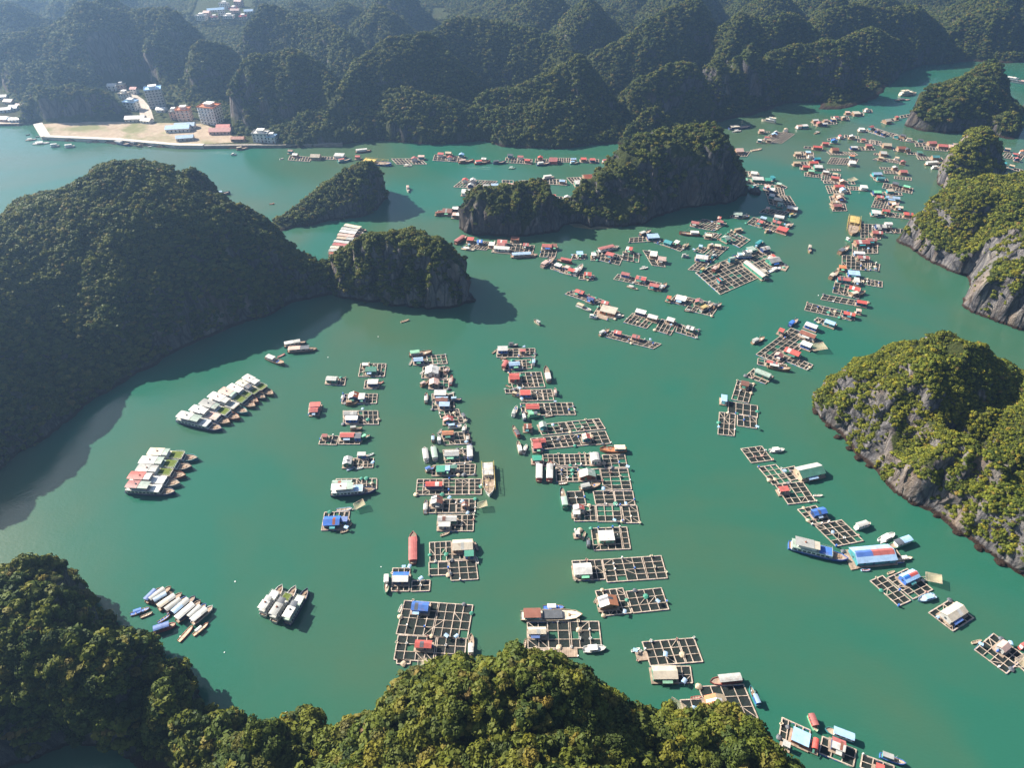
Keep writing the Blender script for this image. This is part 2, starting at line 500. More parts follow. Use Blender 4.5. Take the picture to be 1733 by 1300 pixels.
land('island', 'steep wooded knob with a grey cliff at the tip of the big left island',
     pxpoly([(550, 492), (566, 501), (600, 506), (640, 513), (700, 521), (760, 523), (783, 520), (787, 500), (775, 470), (735, 452), (680, 445), (620, 450), (575, 462), (552, 475)]),
     [rpx([(560, 478, 487, 20, 1.8), (574, 466, 490, 26, 2), (600, 434, 491, 36, 2.0), (640, 404, 493, 42, 2.1), (690, 396, 494, 42, 2.4), (732, 414, 496, 38, 3), (758, 436, 499, 28, 4)])],
     1.6, (7, 0.74), 5.5, 22, 12, KNOB, (1.3, 2.5), 1.9, 0.33, bare=-0.5, jag=4.4)

land('island', 'wedge shaped rocky island sloping down to a point on its left',
     pxpoly([(447, 390), (470, 392), (500, 386), (560, 374), (600, 369), (640, 356), (657, 338), (652, 322), (630, 318), (590, 325), (540, 345), (490, 366), (455, 381)]),
     [rpx([(452, 385, 387, 9, 2), (475, 372, 380, 14, 2), (500, 358, 371, 18, 2), (540, 332, 358, 24, 2.2), (575, 309, 350, 30, 2.2), (596, 287, 346, 32, 2.2), (612, 280, 344, 32, 2.2), (632, 286, 342, 30, 2.6), (648, 312, 341, 20, 2.6)])],
     2.0, (9, 0.66), 3.5, 26, 2, ROCK, (1.7, 2.8), 2.5, 0.36)

land('island', 'tall dark limestone island in the middle of the bay with its low left spur',
     pxpoly([(777, 386), (800, 394), (850, 398), (900, 400), (945, 393), (955, 381), (975, 379), (1000, 384), (1050, 384), (1082, 383), (1110, 367), (1150, 354), (1200, 350),
             (1237, 343), (1264, 332), (1274, 323), (1255, 306), (1200, 294), (1130, 292), (1060, 312), (1010, 334), (970, 357), (935, 367), (890, 362), (830, 364), (790, 374)]),
     [rpx([(790, 352, 384, 14, 2.5), (806, 329, 381, 24, 3), (850, 331, 379, 28, 3), (905, 315, 377, 32, 2.6), (930, 360, 380, 14, 2)]),
      rpx([(962, 362, 371, 18, 2), (990, 320, 362, 30, 2), (1030, 290, 350, 40, 2.2), (1066, 256, 338, 48, 2.4), (1098, 234, 330, 52, 2.6), (1118, 229, 326, 52, 2.4), (1150, 223, 324, 52, 2.6),
           (1192, 214, 324, 46, 2.6), (1216, 246, 328, 34, 2.4), (1238, 284, 328, 22, 2.2), (1262, 316, 327, 14, 2)]),
      rpx([(1150, 240, 324, 34, 2.4), (1165, 300, 344, 26, 2.4)]), rpx([(1066, 262, 338, 34, 2.4), (1072, 318, 362, 24, 2.4)])],
     1.6, (11, 0.70), 7, 19, 3, ROCK, (1.4, 2.6), 2.6, 0.50, bare=-0.24, jag=4.6)

# islands along the right edge, far to near
land('island', 'far right island with pale streaked cliffs and a round knob on top',
     pxpoly([(1532, 212), (1550, 219), (1580, 223), (1620, 226), (1668, 223), (1690, 232), (1716, 236), (1722, 222), (1728, 205), (1716, 180), (1690, 168), (1640, 170), (1590, 178), (1550, 194)]),
     [rpx([(1548, 195, 207, 20, 2.5), (1572, 162, 203, 40, 2.6), (1605, 140, 199, 52, 2.8), (1650, 134, 195, 60, 3), (1690, 160, 196, 36, 3)]),
      rpx([(1655, 122, 186, 26, 3), (1676, 108, 184, 36, 3)]), rpx([(1700, 191, 220, 22, 4)])],
     2.5, (13, 0.7), 5, 30, 4, ROCK, (2.0, 3.2), 3.0, 0.38)
land('island', 'small rock stack cut by the right edge behind the streaked cliffs',
     pxpoly([(1728, 196), (1760, 200), (1790, 190), (1770, 172), (1735, 178)]), [rpx([(1745, 170, 188, 20, 3)])], 2.5, (10, 0.65), 3, 20, 41, ROCK, (2, 3), 3, 0.4)
land('island', 'bushy twin knobbed island standing before the streaked cliffs',
     pxpoly([(1586, 296), (1590, 318), (1600, 334), (1625, 330), (1660, 322), (1688, 307), (1700, 292), (1690, 268), (1650, 262), (1610, 272)]),
     [rpx([(1600, 285, 312, 20, 2.6), (1622, 262, 305, 28, 2.4), (1640, 246, 298, 34, 2.6), (1660, 223, 290, 36, 3), (1678, 240, 288, 22, 3)])],
     2.0, (12, 0.7), 4, 26, 5, ROCK_PALE, (1.9, 3.0), 2.6, 0.34, plants=SCRUB)
land('island', 'broad island on the right edge with pale limestone cliffs',
     pxpoly([(1525, 408), (1540, 424), (1560, 437), (1600, 452), (1638, 464), (1641, 478), (1628, 503), (1634, 517), (1650, 527), (1690, 547), (1733, 559), (1800, 600), (1900, 640),
             (2060, 560), (2040, 440), (1940, 372), (1830, 352), (1740, 352), (1660, 362), (1590, 378), (1545, 394)]),
     [rpx([(1542, 382, 404, 16, 2.2), (1565, 364, 402, 30, 2.2), (1600, 342, 400, 46, 2.2), (1640, 320, 402, 56, 2.4), (1680, 309, 404, 64, 2.6), (1733, 324, 412, 72, 2.6), (1830, 300, 430, 90, 2.4), (1930, 320, 470, 90, 2.4)]),
      rpx([(1652, 464, 500, 18, 3), (1680, 420, 492, 36, 2.6), (1730, 400, 496, 46, 2.4), (1830, 420, 530, 60, 2.4)])],
     2.0, (10, 0.66), 5, 26, 6, ROCK_PALE, (1.0, 2.0), 1.6, 0.40, plants=SCRUB)
land('island', 'near right island with yellow green scrub over grey rock faces',
     pxpoly([(1383, 689), (1397, 716), (1424, 746), (1455, 775), (1488, 797), (1508, 821), (1535, 841), (1576, 865), (1610, 892), (1644, 919), (1684, 946), (1733, 980), (1800, 1020), (1900, 1080),
             (2150, 960), (2100, 760), (1960, 690), (1830, 660), (1733, 652), (1650, 634), (1580, 622), (1500, 628), (1430, 648), (1395, 668)]),
     [rpx([(1392, 668, 690, 16, 2), (1434, 637, 692, 34, 1.9), (1468, 603, 692, 50, 1.8), (1500, 568, 693, 60, 1.7), (1545, 551, 695, 70, 1.7), (1585, 549, 700, 74, 1.7), (1650, 612, 715, 70, 1.7), (1725, 668, 745, 70, 1.7), (1860, 690, 800, 90, 1.6), (2000, 700, 850, 90, 1.6)]),
      rpx([(1560, 700, 790, 34, 2.0), (1640, 760, 850, 34, 2.0), (1720, 830, 905, 40, 2.0)])],
     1.6, (6.0, 0.62), 5.5, 24, 7, ROCK_PALE, (0.6, 1.5), 1.12, 0.32, bare=-0.34, gully=8, plants=SCRUB)

# foreground land under the camera
land('foreground_hill', 'wooded headland along the bottom edge rising to a leafy crest',
     [gp(*p) for p in ((-420, 960), (-150, 962), (30, 1000), (120, 1012), (205, 1056), (252, 1108), (272, 1135), (287, 1165), (330, 1172), (352, 1195), (390, 1222), (430, 1245), (480, 1258), (560, 1250),
                       (600, 1262), (650, 1240), (700, 1190), (740, 1166), (860, 1160), (940, 1165), (1000, 1200), (1050, 1230), (1180, 1248), (1260, 1245), (1330, 1290), (1385, 1330), (1430, 1500), (1000, 1900), (500, 1700), (300, 1350), (235, 1308),
                       (190, 1275), (120, 1262), (60, 1285), (0, 1310), (-300, 1420))],
     [[(*crest(-150, 986, 1105), 64, 1.9), (*crest(30, 1000, 1105), 54, 2.0), (*crest(110, 1006, 1110), 48, 2.1), (*crest(178, 1040, 1130), 36, 2.3), (*crest(236, 1094, 1150), 22, 2.5)],
      [(*crest(322, 1146, 1205), 22, 2.4), (*crest(350, 1180, 1235), 20, 2.2), (*crest(395, 1215, 1275), 20, 2.2), (*crest(440, 1240, 1310), 24, 2)],
      [(*crest(440, 1258, 1315), 24, 2), (*crest(540, 1244, 1308), 22, 2), (*crest(620, 1262, 1340), 30, 2), (*crest(720, 1196, 1300), 30, 1.7), (*crest(790, 1168, 1296), 34, 1.7), (*crest(890, 1164, 1296), 36, 1.7),
       (*crest(965, 1190, 1300), 32, 1.8), (*crest(1050, 1262, 1330), 30, 2), (*crest(1180, 1278, 1340), 24, 2), (*crest(1255, 1272, 1340), 22, 2.2), (*crest(1320, 1322, 1385), 18, 2.2)],
      [(-40, 66, 46, 60, 1.7), (10, 70, 56, 64, 1.7), (50, 66, 36, 50, 1.7)]],
     1.5, (7.5, 0.66), 4.0, 22, 8, ROCK, (1.5, 3.9), 2.15, 0.26, gully=5)

# the town flat and the karst hills of the far shore
TOWN = pxpoly([(60, 207), (67, 215), (80, 236), (201, 241), (301, 250), (345, 250), (430, 247), (474, 249), (474, 243), (420, 240), (396, 232), (392, 212), (362, 202), (330, 196), (305, 170), (285, 160), (240, 132), (185, 140), (176, 148), (212, 182), (222, 198), (195, 207), (130, 210)])
BEACH = pxpoly([(-120, 214), (36, 213), (30, 190), (10, 150), (-40, 140), (-160, 180)])
FAR_VILLAGE = pxpoly([(330, 42), (430, 40), (430, 14), (400, 2), (340, 12)])
rr = np.random.default_rng(21)
hills = [rpx([(40, 168, 205, 14, 2.4), (70, 150, 203, 34, 2.2), (130, 146, 200, 44, 2.4), (180, 158, 200, 34, 2.4), (206, 190, 204, 16, 2.4)]),
         rpx([(472, 212, 236, 30, 2), (540, 186, 228, 50, 1.8), (580, 176, 222, 60, 1.7), (640, 160, 216, 66, 1.7), (700, 158, 219, 66, 1.7), (760, 166, 222, 60, 1.7), (812, 184, 224, 44, 1.8), (860, 184, 228, 44, 1.8), (930, 166, 226, 56, 1.8), (985, 168, 222, 52, 1.8), (1040, 200, 228, 34, 1.8)]),
         rpx([(-160, 60, 160, 120, 1.6), (0, 70, 140, 110, 1.5), (70, 50, 132, 110, 1.5), (140, 8, 125, 120, 1.5), (220, 22, 115, 90, 1.6), (285, 16, 118, 76, 1.7), (318, 40, 118, 44, 1.7)]),
         rpx([(10, 110, 160, 40, 1.7), (90, 100, 165, 50, 1.7)]), rpx([(200, 70, 142, 60, 1.7), (270, 80, 142, 40, 1.7)]),
         rpx([(308, 130, 168, 24, 2), (338, 72, 162, 56, 1.8), (385, 84, 158, 50, 1.8), (410, 118, 166, 36, 2)]),
         rpx([(398, 128, 214, 22, 3), (432, 98, 207, 50, 2.8), (490, 92, 204, 62, 2.4), (540, 118, 206, 52, 2.2), (560, 140, 215, 40, 2)]),
         rpx([(418, 50, 122, 40, 1.8), (446, 6, 114, 62, 1.7), (520, 24, 118, 80, 1.7), (590, 66, 140, 60, 1.7)]),
         rpx([(580, 150, 222, 40, 2), (610, 110, 205, 60, 2), (652, 76, 195, 76, 2), (720, 65, 190, 80, 2.1), (760, 100, 196, 70, 2), (800, 150, 205, 46, 2)]),
         rpx([(730, 60, 150, 70, 1.8), (776, 26, 138, 90, 1.8), (850, 38, 140, 80, 1.9), (930, 58, 146, 66, 2), (966, 96, 160, 40, 2)]),
         rpx([(820, 156, 216, 30, 2), (880, 140, 214, 44, 2), (945, 112, 212, 50, 2.2), (977, 99, 210, 52, 2.4), (1010, 135, 208, 36, 2.4), (1045, 178, 206, 26, 2.2)]),
         rpx([(1020, 90, 150, 60, 1.7), (1080, 50, 140, 80, 1.7), (1140, 16, 132, 90, 1.8), (1172, 4, 128, 84, 2), (1215, 62, 138, 50, 2)]),
         rpx([(1070, 205, 240, 14, 2.4), (1108, 184, 236, 26, 2.6), (1140, 210, 236, 16, 2.4)]),
         rpx([(1090, 130, 200, 40, 2), (1140, 112, 196, 46, 2), (1172, 110, 195, 42, 2.6), (1195, 150, 196, 22, 2.4)]),
         rpx([(1212, 104, 178, 36, 3)]), rpx([(1238, 70, 150, 50, 2.2), (1256, 26, 142, 66, 2.2), (1300, 40, 142, 60, 2.2), (1342, 29, 134, 66, 2.2), (1380, 50, 138, 50, 2.2)]),
         rpx([(1255, 96, 172, 30, 2.4), (1271, 82, 170, 40, 2.8), (1292, 110, 172, 26, 2.6)]),
         rpx([(1305, 92, 160, 34, 2.4), (1345, 80, 156, 50, 2.2), (1395, 68, 156, 50, 2.4), (1425, 64, 158, 46, 2.8), (1440, 90, 158, 26, 2.8)]),
         rpx([(1440, 66, 130, 40, 2.4), (1475, 55, 126, 58, 2.4), (1510, 66, 116, 46, 2.4)]),
         rpx([(1400, 20, 108, 60, 2), (1446, 8, 104, 66, 2), (1500, 14, 100, 60, 2), (1556, 12, 96, 70, 2.2), (1596, 50, 96, 40, 2.2)]),
         rpx([(1590, 60, 92, 40, 2), (1640, 30, 86, 60, 2), (1690, 8, 84, 80, 2.2), (1733, 50, 90, 50, 2.2), (1800, 10, 90, 90, 2)])]
for q in range(400):
    Y = rr.uniform(960, 1650); px = rr.uniform(-250, 1980); py = rr.uniform(-40, 52)
    b_ = (py - 650.0) / FPX; h_ = CAM_H + Y * (-ST - b_ * CT) / (CT - b_ * ST)
    if h_ < 18 or h_ > 85 or (300 < px < 460 and Y < 1330) or (px > 1560 and Y < 1060): continue
    x = (px - 866.5) / FPX * (Y * CT + (CAM_H - h_) * ST)
    if any(math.hypot(x - r_[0][0], Y - r_[0][1]) < 75 for r_ in hills[-60:] if len(r_) == 1): continue
    hills.append([(x, Y, h_, rr.uniform(75, 120), rr.uniform(1.3, 1.8))])
hills = [[(a, b, c * 1.04, d, 1 + (e - 1) * .62) for a, b, c, d, e in r_] for r_ in hills]
land('hills', 'hazy range of forested karst hills closing the far shore',
     pxpoly([(-420, 225), (-150, 215), (0, 212), (36, 214), (60, 208), (66, 215), (79, 237), (201, 242), (301, 251), (345, 251), (470, 249), (520, 247), (575, 245), (610, 240), (640, 236), (700, 242), (745, 244), (790, 242), (815, 238), (860, 247), (940, 252),
             (1000, 247), (1040, 243), (1060, 252), (1100, 262), (1150, 262), (1212, 214), (1212, 207), (1250, 201), (1285, 194), (1312, 180), (1330, 175), (1385, 174), (1386, 184), (1420, 186), (1450, 180), (1486, 162), (1507, 140), (1524, 122), (1570, 109), (1640, 105), (1733, 106),
             (1950, 100), (2300, 90)]) + [(1480, 1400), (1480, 1980), (-1480, 1980), (-1480, 900)],
     hills, 4.0, (8, 0.74), 6.5, 48, 9, HILLM, (1.5, 2.7), 2.8, 0.30, view=True, flats=((TOWN, 2.6, 9), (BEACH, 2.0, 8), (FAR_VILLAGE, 14, 25)), jag=5.0, hw=0.80, floor=(.3, 14), gully=12.0, gw=42.0)


def finish_woods():
    allP = np.concatenate([w_[2] for w_ in WOODS]); allS = np.concatenate([w_[3] for w_ in WOODS])
    own = np.concatenate([np.full(len(w_[2]), k) for k, w_ in enumerate(WOODS)])
    dep = allP[:, 1] * CT + (CAM_H - allP[:, 2]) * ST
    vis = in_view(allP[:, 0], allP[:, 1], allP[:, 2], 1.0)
    # the trees nearest the camera are individuals
    app = np.where(vis & (own == [k for k, w_ in enumerate(WOODS) if w_[0] == 'foreground_hill'][0]), allS / dep, 0)
    order = np.argsort(-app)
    xy = []; chosen = []
    for i in order[:4000]:
        if app[i] <= 0 or len(chosen) >= 300: break
        chosen.append(i)
    chosen = np.array(chosen)
    rng = np.random.default_rng(77)
    base = [None] * 6
    for i in chosen:
        k = int(rng.integers(0, 6))
        if base[k] is None:
            o = base[k] = bpy.data.objects.new('tree', NEAR_TREES[k])
        else:
            o = base[k].copy()
        o.location = allP[i]; s = float(allS[i])
        o.scale = (s * rng.uniform(.9, 1.15), s * rng.uniform(.9, 1.15), s * rng.uniform(.7, 1.45))
        o.rotation_euler = (rng.normal(0, .1), rng.normal(0, .1), rng.uniform(0, 6.283))
        COL.objects.link(o)
        tag(o, 'leafy broadleaf tree in the canopy of the wooded headland along the bottom edge', 'tree', 'canopy trees of the foreground headland')
    rest = np.ones(len(allP), bool); rest[chosen] = False
    names = {'hills': 'forest'}
    for k, w_ in enumerate(WOODS):
        m = rest & (own == k)
        if m.sum() == 0: continue
        scatter('forest', 'green scrub and trees covering the ' + w_[1].split(' with ')[0].replace('wooded ', ''), allP[m], allS[m], rng, w_[4])
    print('TREES', len(allP))


# ------------------------------------------------------------------ water
def build_water():
    t = NT('sea_water')
    geo = t.n('ShaderNodeNewGeometry'); P = geo.outputs['Position']
    a = t.noise(0.0046, 3, P, 0.5); a.node.inputs['Distortion'].default_value = 1.2; b = t.noise(0.016, 4, P, 0.65)
    mud = t.ramp(t.math('ADD', t.math('MULTIPLY', a, 0.8), t.math('MULTIPLY', b, 0.2)), [(0.40, (0, 0, 0)), (0.62, (1, 1, 1))])
    col = t.mix(mud, (0.020, 0.108, 0.072), (0.056, 0.100, 0.057))
    q = t.bsdf(col, 0.05, 0.5)
    q.inputs['IOR'].default_value = 1.33
    q2 = t.bsdf(col, 0.2, 0.5); q2.inputs['IOR'].default_value = 1.33
    ms = t.n('ShaderNodeMixShader'); t.l(t.ramp(t.noise(0.009, 3, P, 0.6), [(0.38, (0.05,) * 3), (0.62, (0.26,) * 3)]), ms.inputs[0])
    t.l(q.outputs[0], ms.inputs[1]); t.l(q2.outputs[0], ms.inputs[2]); t.l(ms.outputs[0], t.out.inputs['Surface'])
    mp = t.n('ShaderNodeMapping'); mp.inputs['Rotation'].default_value = (0, 0, 0.6); mp.inputs['Scale'].default_value = (1, 1.9, 1); t.l(P, mp.inputs[0])
    r1 = t.noise(0.55, 3, mp.outputs[0], 0.6)
    r2 = t.noise(0.05, 3, mp.outputs[0], 0.5)
    for qq in (q, q2): t.bump(qq, t.math('ADD', t.math('MULTIPLY', r1, 0.5), r2), 0.2, 0.6)
    o = mesh_obj('sea', [(-1490, -52, 0), (1490, -52, 0), (1490, 2040, 0), (-1490, 2040, 0)], [(0, 1, 2, 3)], t.m)
    tag(o, 'calm turbid green sea filling the bay', 'sea', kind='structure')
# ------------------------------------------------------------------ colours and paints
RGB = {'r': (0.46, 0.115, 0.10), 'w': (0.78, 0.76, 0.72), 'b': (0.06, 0.16, 0.50), 'lb': (0.33, 0.50, 0.72), 'g': (0.05, 0.24, 0.17), 't': (0.48, 0.38, 0.27),
       'k': (0.10, 0.11, 0.13), 'br': (0.26, 0.085, 0.05), 'gr': (0.42, 0.42, 0.40), 'o': (0.50, 0.19, 0.09), 'lg': (0.22, 0.55, 0.34), 'p': (0.60, 0.40, 0.34),
       'c': (0.72, 0.63, 0.50), 'te': (0.05, 0.27, 0.30), 'y': (0.55, 0.40, 0.13), 'wd': (0.30, 0.19, 0.12), 'db': (0.03, 0.06, 0.17), 'gg': (0.33, 0.42, 0.36)}
CNAME = {'r': 'red', 'w': 'white', 'b': 'blue', 'lb': 'pale blue', 'g': 'dark green', 't': 'tan', 'k': 'charcoal', 'br': 'rust brown', 'gr': 'grey', 'o': 'orange', 'lg': 'light green',
         'p': 'dusty pink', 'c': 'cream', 'te': 'teal', 'y': 'yellow', 'wd': 'brown', 'db': 'navy', 'gg': 'grey green'}
_mc = {}


def paint(c):
    if ('p', c) not in _mc: _mc['p', c] = mat_plain('paint_' + CNAME[c].replace(' ', '_'), RGB[c], 0.55, 0.18, 0.7, 0.35, 0.45)
    return _mc['p', c]


def roofing(c):
    if ('r', c) in _mc: return _mc['r', c]
    t = NT('roof_sheet_' + CNAME[c].replace(' ', '_'))
    tc = t.n('ShaderNodeTexCoord'); oi = t.n('ShaderNodeObjectInfo')
    mp = t.n('ShaderNodeMapping'); mp.inputs['Scale'].default_value = (0.8, 0.8, 0.8); t.l(tc.outputs['Object'], mp.inputs[0])
    t.l(oi.outputs['Location'], mp.inputs['Location'])
    f = t.noise(0.55, 4, mp.outputs[0], 0.65)
    b = tuple(x * (.80 if c in 'wc' else 1) for x in RGB[c])
    col = t.ramp(f, [(0.3, tuple(x * 0.78 for x in b)), (0.55, b), (0.75, tuple(min(0.85, x * 1.12 + 0.02) for x in b))])
    rust = t.noise(0.33, 5, mp.outputs[0], 0.75)
    col = t.mix(t.math('MULTIPLY', t.ramp(rust, [(0.56, (0, 0, 0)), (0.7, (1, 1, 1))]), 0.5), col, (0.20, 0.11, 0.07))
    hs = t.n('ShaderNodeHueSaturation'); t.l(col, hs.inputs['Color'])
    t.l(t.math('ADD', t.math('MULTIPLY', oi.outputs['Random'], 0.45), 0.72), hs.inputs['Value'])
    t.l(t.math('ADD', t.math('MULTIPLY', oi.outputs['Random'], 0.3), 0.8), hs.inputs['Saturation'])
    q = t.bsdf(hs.outputs[0], 0.5, 0.35)
    wv = t.n('ShaderNodeTexWave'); wv.inputs['Scale'].default_value = 1.6; t.l(tc.outputs['Object'], wv.inputs['Vector'])
    t.bump(q, wv.outputs['Fac'], 0.35, 0.06)
    _mc['r', c] = t.m
    return t.m


PLANK = mat_plain('weathered_plank', (0.43, 0.35, 0.285), 0.85, 0.45, 0.8, 0.2, 0.35)
DECKW = mat_plain('deck_boards', (0.33, 0.25, 0.19), 0.85, 0.4, 0.6, 0.2, 0.3)
DARKW = mat_plain('dark_opening', (0.018, 0.02, 0.024), 0.3, 0.3, 1, 0.5)
GLASS = mat_plain('window_glass', (0.03, 0.045, 0.06), 0.12, 0.2, 1, 0.6)
TURF = mat_plain('deck_turf', (0.12, 0.155, 0.035), 0.9, 0.3, 1.2, 0.1)
STEEL = mat_plain('pole_metal', (0.42, 0.41, 0.38), 0.5, 0.2, 1, 0.4)


def mat_net(name, rgb, alpha):
    t = NT(name)
    q = t.n('ShaderNodeBsdfPrincipled'); q.inputs['Base Color'].default_value = (*rgb, 1); q.inputs['Roughness'].default_value = 0.8
    q.inputs['Specular IOR Level'].default_value = 0.15
    tr = t.n('ShaderNodeBsdfTransparent'); ms = t.n('ShaderNodeMixShader')
    g = t.n('ShaderNodeNewGeometry'); f = t.noise(0.16, 3, g.outputs['Position'])
    t.l(t.math('MULTIPLY', t.ramp(f, [(0.35, (0.72,) * 3), (0.65, (1, 1, 1))]), alpha), ms.inputs[0])
    t.l(tr.outputs[0], ms.inputs[1]); t.l(q.outputs[0], ms.inputs[2]); t.l(ms.outputs[0], t.out.inputs['Surface'])
    return t.m


NETM = mat_net('cage_netting', (0.020, 0.024, 0.024), 0.93)
LIFTM = mat_net('lift_netting', (0.46, 0.38, 0.26), 0.6)


class MB:
    def __init__(s): s.v, s.f, s.m = [], [], []
    def box(s, x0, x1, y0, y1, z0, z1, m=0, M=None):
        k = len(s.v)
        p = [Vector((x, y, z)) for x in (x0, x1) for y in (y0, y1) for z in (z0, z1)]
        if M is not None: p = [M @ q for q in p]
        s.v += p
        s.f += [(k, k + 1, k + 3, k + 2), (k + 4, k + 6, k + 7, k + 5), (k, k + 4, k + 5, k + 1), (k + 2, k + 3, k + 7, k + 6), (k, k + 2, k + 6, k + 4), (k + 1, k + 5, k + 7, k + 3)]
        s.m += [m] * 6
    def bar(s, a, b, wd, h, m=0):
        a, b = Vector(a), Vector(b); d = b - a; L = d.length
        if L < 1e-4: return
        q = d.to_track_quat('X', 'Z').to_matrix().to_4x4(); q.translation = a
        s.box(0, L, -wd / 2, wd / 2, -h / 2, h / 2, m, q)
    def poly(s, pts, m=0):
        k = len(s.v); s.v += [Vector(p) for p in pts]; s.f.append(tuple(range(k, k + len(pts)))); s.m.append(m)
    def prism(s, prof, y0, y1, m=0, axis='y'):
        """extrude a closed x,z profile along y (or a y,z profile along x)"""
        n = len(prof); k = len(s.v)
        for e in (y0, y1):
            for a, z in prof: s.v.append(Vector((a, e, z)) if axis == 'y' else Vector((e, a, z)))
        ms = m if isinstance(m, (list, tuple)) else [m] * n
        for q in range(n):
            s.f.append((k + q, k + (q + 1) % n, k + n + (q + 1) % n, k + n + q)); s.m.append(ms[q])
        s.f.append(tuple(range(k + n - 1, k - 1, -1))); s.m.append(ms[0])
        s.f.append(tuple(range(k + n, k + 2 * n))); s.m.append(ms[0])
    def cyl(s, x, y, z0, z1, r, m=0, n=8, r2=None):
        k = len(s.v); r2 = r if r2 is None else r2
        for z, rr in ((z0, r), (z1, r2)):
            for a in range(n): s.v.append(Vector((x + rr * math.cos(a * 6.2832 / n), y + rr * math.sin(a * 6.2832 / n), z)))
        for a in range(n): s.f.append((k + a, k + (a + 1) % n, k + n + (a + 1) % n, k + n + a)); s.m.append(m)
        s.f.append(tuple(range(k + n, k + 2 * n))); s.m.append(m)
    def build(s, name, mats, parent=None):
        o = mesh_obj(name, s.v, s.f, mats, parent, s.m)
        return o


def empty(name, loc, rz=0.0):
    o = bpy.data.objects.new(name, None); o.empty_display_size = 1.0
    o.location = loc; o.rotation_euler = (0, 0, rz)
    return link(o)


REG = []        # every thing that needs its own label: dict(obj, base, where, x, y, size)


def reg(o, base, where, x, y, size=0.0, cat=None, group=None):
    o['category'] = cat
    if group: o['group'] = group
    REG.append(dict(o=o, base=base, where=where, x=x, y=y, s=size))


# ------------------------------------------------------------------ rafts
def build_raft(c, nx, ny, solid, rng, far):
    """c: four world corners TL, TR, BR, BL -> root with frame, netting, floats"""
    cx, cy = sum(p[0] for p in c) / 4, sum(p[1] for p in c) / 4
    rz = math.atan2(c[1][1] - c[0][1], c[1][0] - c[0][0])
    root = empty('fish_farm_raft', (cx, cy, 0), rz)
    ca, sa = math.cos(-rz), math.sin(-rz)
    L = [((x - cx) * ca - (y - cy) * sa, (x - cx) * sa + (y - cy) * ca) for x, y in c]
    def P(a, b):
        x = (L[0][0] * (1 - a) + L[1][0] * a) * (1 - b) + (L[3][0] * (1 - a) + L[2][0] * a) * b
        y = (L[0][1] * (1 - a) + L[1][1] * a) * (1 - b) + (L[3][1] * (1 - a) + L[2][1] * a) * b
        return x, y
    fr = MB()
    if solid:
        n = 8
        for q in range(n):
            a0, a1 = q / n + .004, (q + 1) / n - .004
            k = len(fr.v); z1 = .5 + rng.uniform(0, .04)
            for z in (.1, z1):
                for a, b in ((a0, 0), (a1, 0), (a1, 1), (a0, 1)): fr.v.append(Vector((*P(a, b), z)))
            fr.f += [(k + 4, k + 5, k + 6, k + 7), (k, k + 1, k + 5, k + 4), (k + 1, k + 2, k + 6, k + 5), (k + 2, k + 3, k + 7, k + 6), (k + 3, k, k + 4, k + 7)]; fr.m += [0] * 5
        fr.build('deck', DECKW, root)
        return root, P
    W = 0.42 if far else 0.35
    ua = [0] + [(q + rng.uniform(-.06, .06)) / nx for q in range(1, nx)] + [1]
    vb = [0] + [(q + rng.uniform(-.06, .06)) / ny for q in range(1, ny)] + [1]
    for q, a in enumerate(ua):
        e = rng.uniform(-.05, .05) / nx
        ww = W * (1.25 if q in (0, nx) else rng.uniform(.7, 1.1))
        fr.bar((*P(a, -.012 if q in (0, nx) else 0), .40), (*P(min(1, max(0, a + e)), 1.0), .40), ww, .2)
        if nx > 4 and q and q % 4 == 0 and q < nx: fr.bar((*P(a + .16 / nx, 0), .40), (*P(a + .16 / nx, 1), .40), ww * .8, .2)
    for q, b in enumerate(vb):
        for k in range(nx):
            if 0 < q < ny and rng.random() < .05: continue
            ww = W * (1.2 if q in (0, ny) else .72)
            fr.bar((*P(ua[k], b), .44), (*P(ua[k + 1], b), .44), ww, .19)
    if not far:
        for k in range(nx):
            for q in range(ny):
                z = rng.random()
                if z < .07: fr.bar((*P(ua[k], vb[q]), .43), (*P(ua[k + 1], vb[q + 1]), .43), .22, .15)
                elif z < .12: fr.bar((*P(ua[k + 1], vb[q]), .43), (*P(ua[k], vb[q + 1]), .43), .22, .15)
    fr.build('frame', PLANK, root)
    # netting: one sheet hung from the whole frame, some cells open
    nt = MB(); grid = {}
    for q in range(ny + 1):
        for k in range(nx + 1):
            grid[k, q] = len(nt.v); nt.v.append(Vector((*P(ua[k], vb[q]), .28)))
    openp = rng.choice([.04, .1, .3, .12])
    for q in range(ny):
        for k in range(nx):
            if rng.random() < openp: continue
            x, y = P((ua[k] + ua[k + 1]) / 2, (vb[q] + vb[q + 1]) / 2)
            m = len(nt.v); nt.v.append(Vector((x, y, .07)))
            r4 = [grid[k, q], grid[k + 1, q], grid[k + 1, q + 1], grid[k, q + 1]]
            for e in range(4): nt.f.append((m, r4[e], r4[(e + 1) % 4])); nt.m.append(0)
    if nt.f: nt.build('netting', NETM, root)
    for b in (0, 1):        # one chain of drums and foam lashed under each long edge
        fl = MB(); n = max(2, nx * 2)
        for q in range(n + 1):
            x, y = P(q / n, b); wv = .34 if q % 2 else .24
            for dy, dz in ((-wv, -.2), (wv, -.2), (wv, .27), (-wv, .27)): fl.v.append(Vector((x, y + dy, dz)))
        for q in range(n):
            k = q * 4; mm = 0 if rng.random() < .55 else 1
            for e in range(4): fl.f.append((k + e, k + (e + 1) % 4, k + 4 + (e + 1) % 4, k + 4 + e)); fl.m.append(mm)
        fl.f += [(3, 2, 1, 0), (n * 4, n * 4 + 1, n * 4 + 2, n * 4 + 3)]; fl.m += [0, 1]
        fl.build('float', [paint('b'), paint('gr')], root)
    return root, P


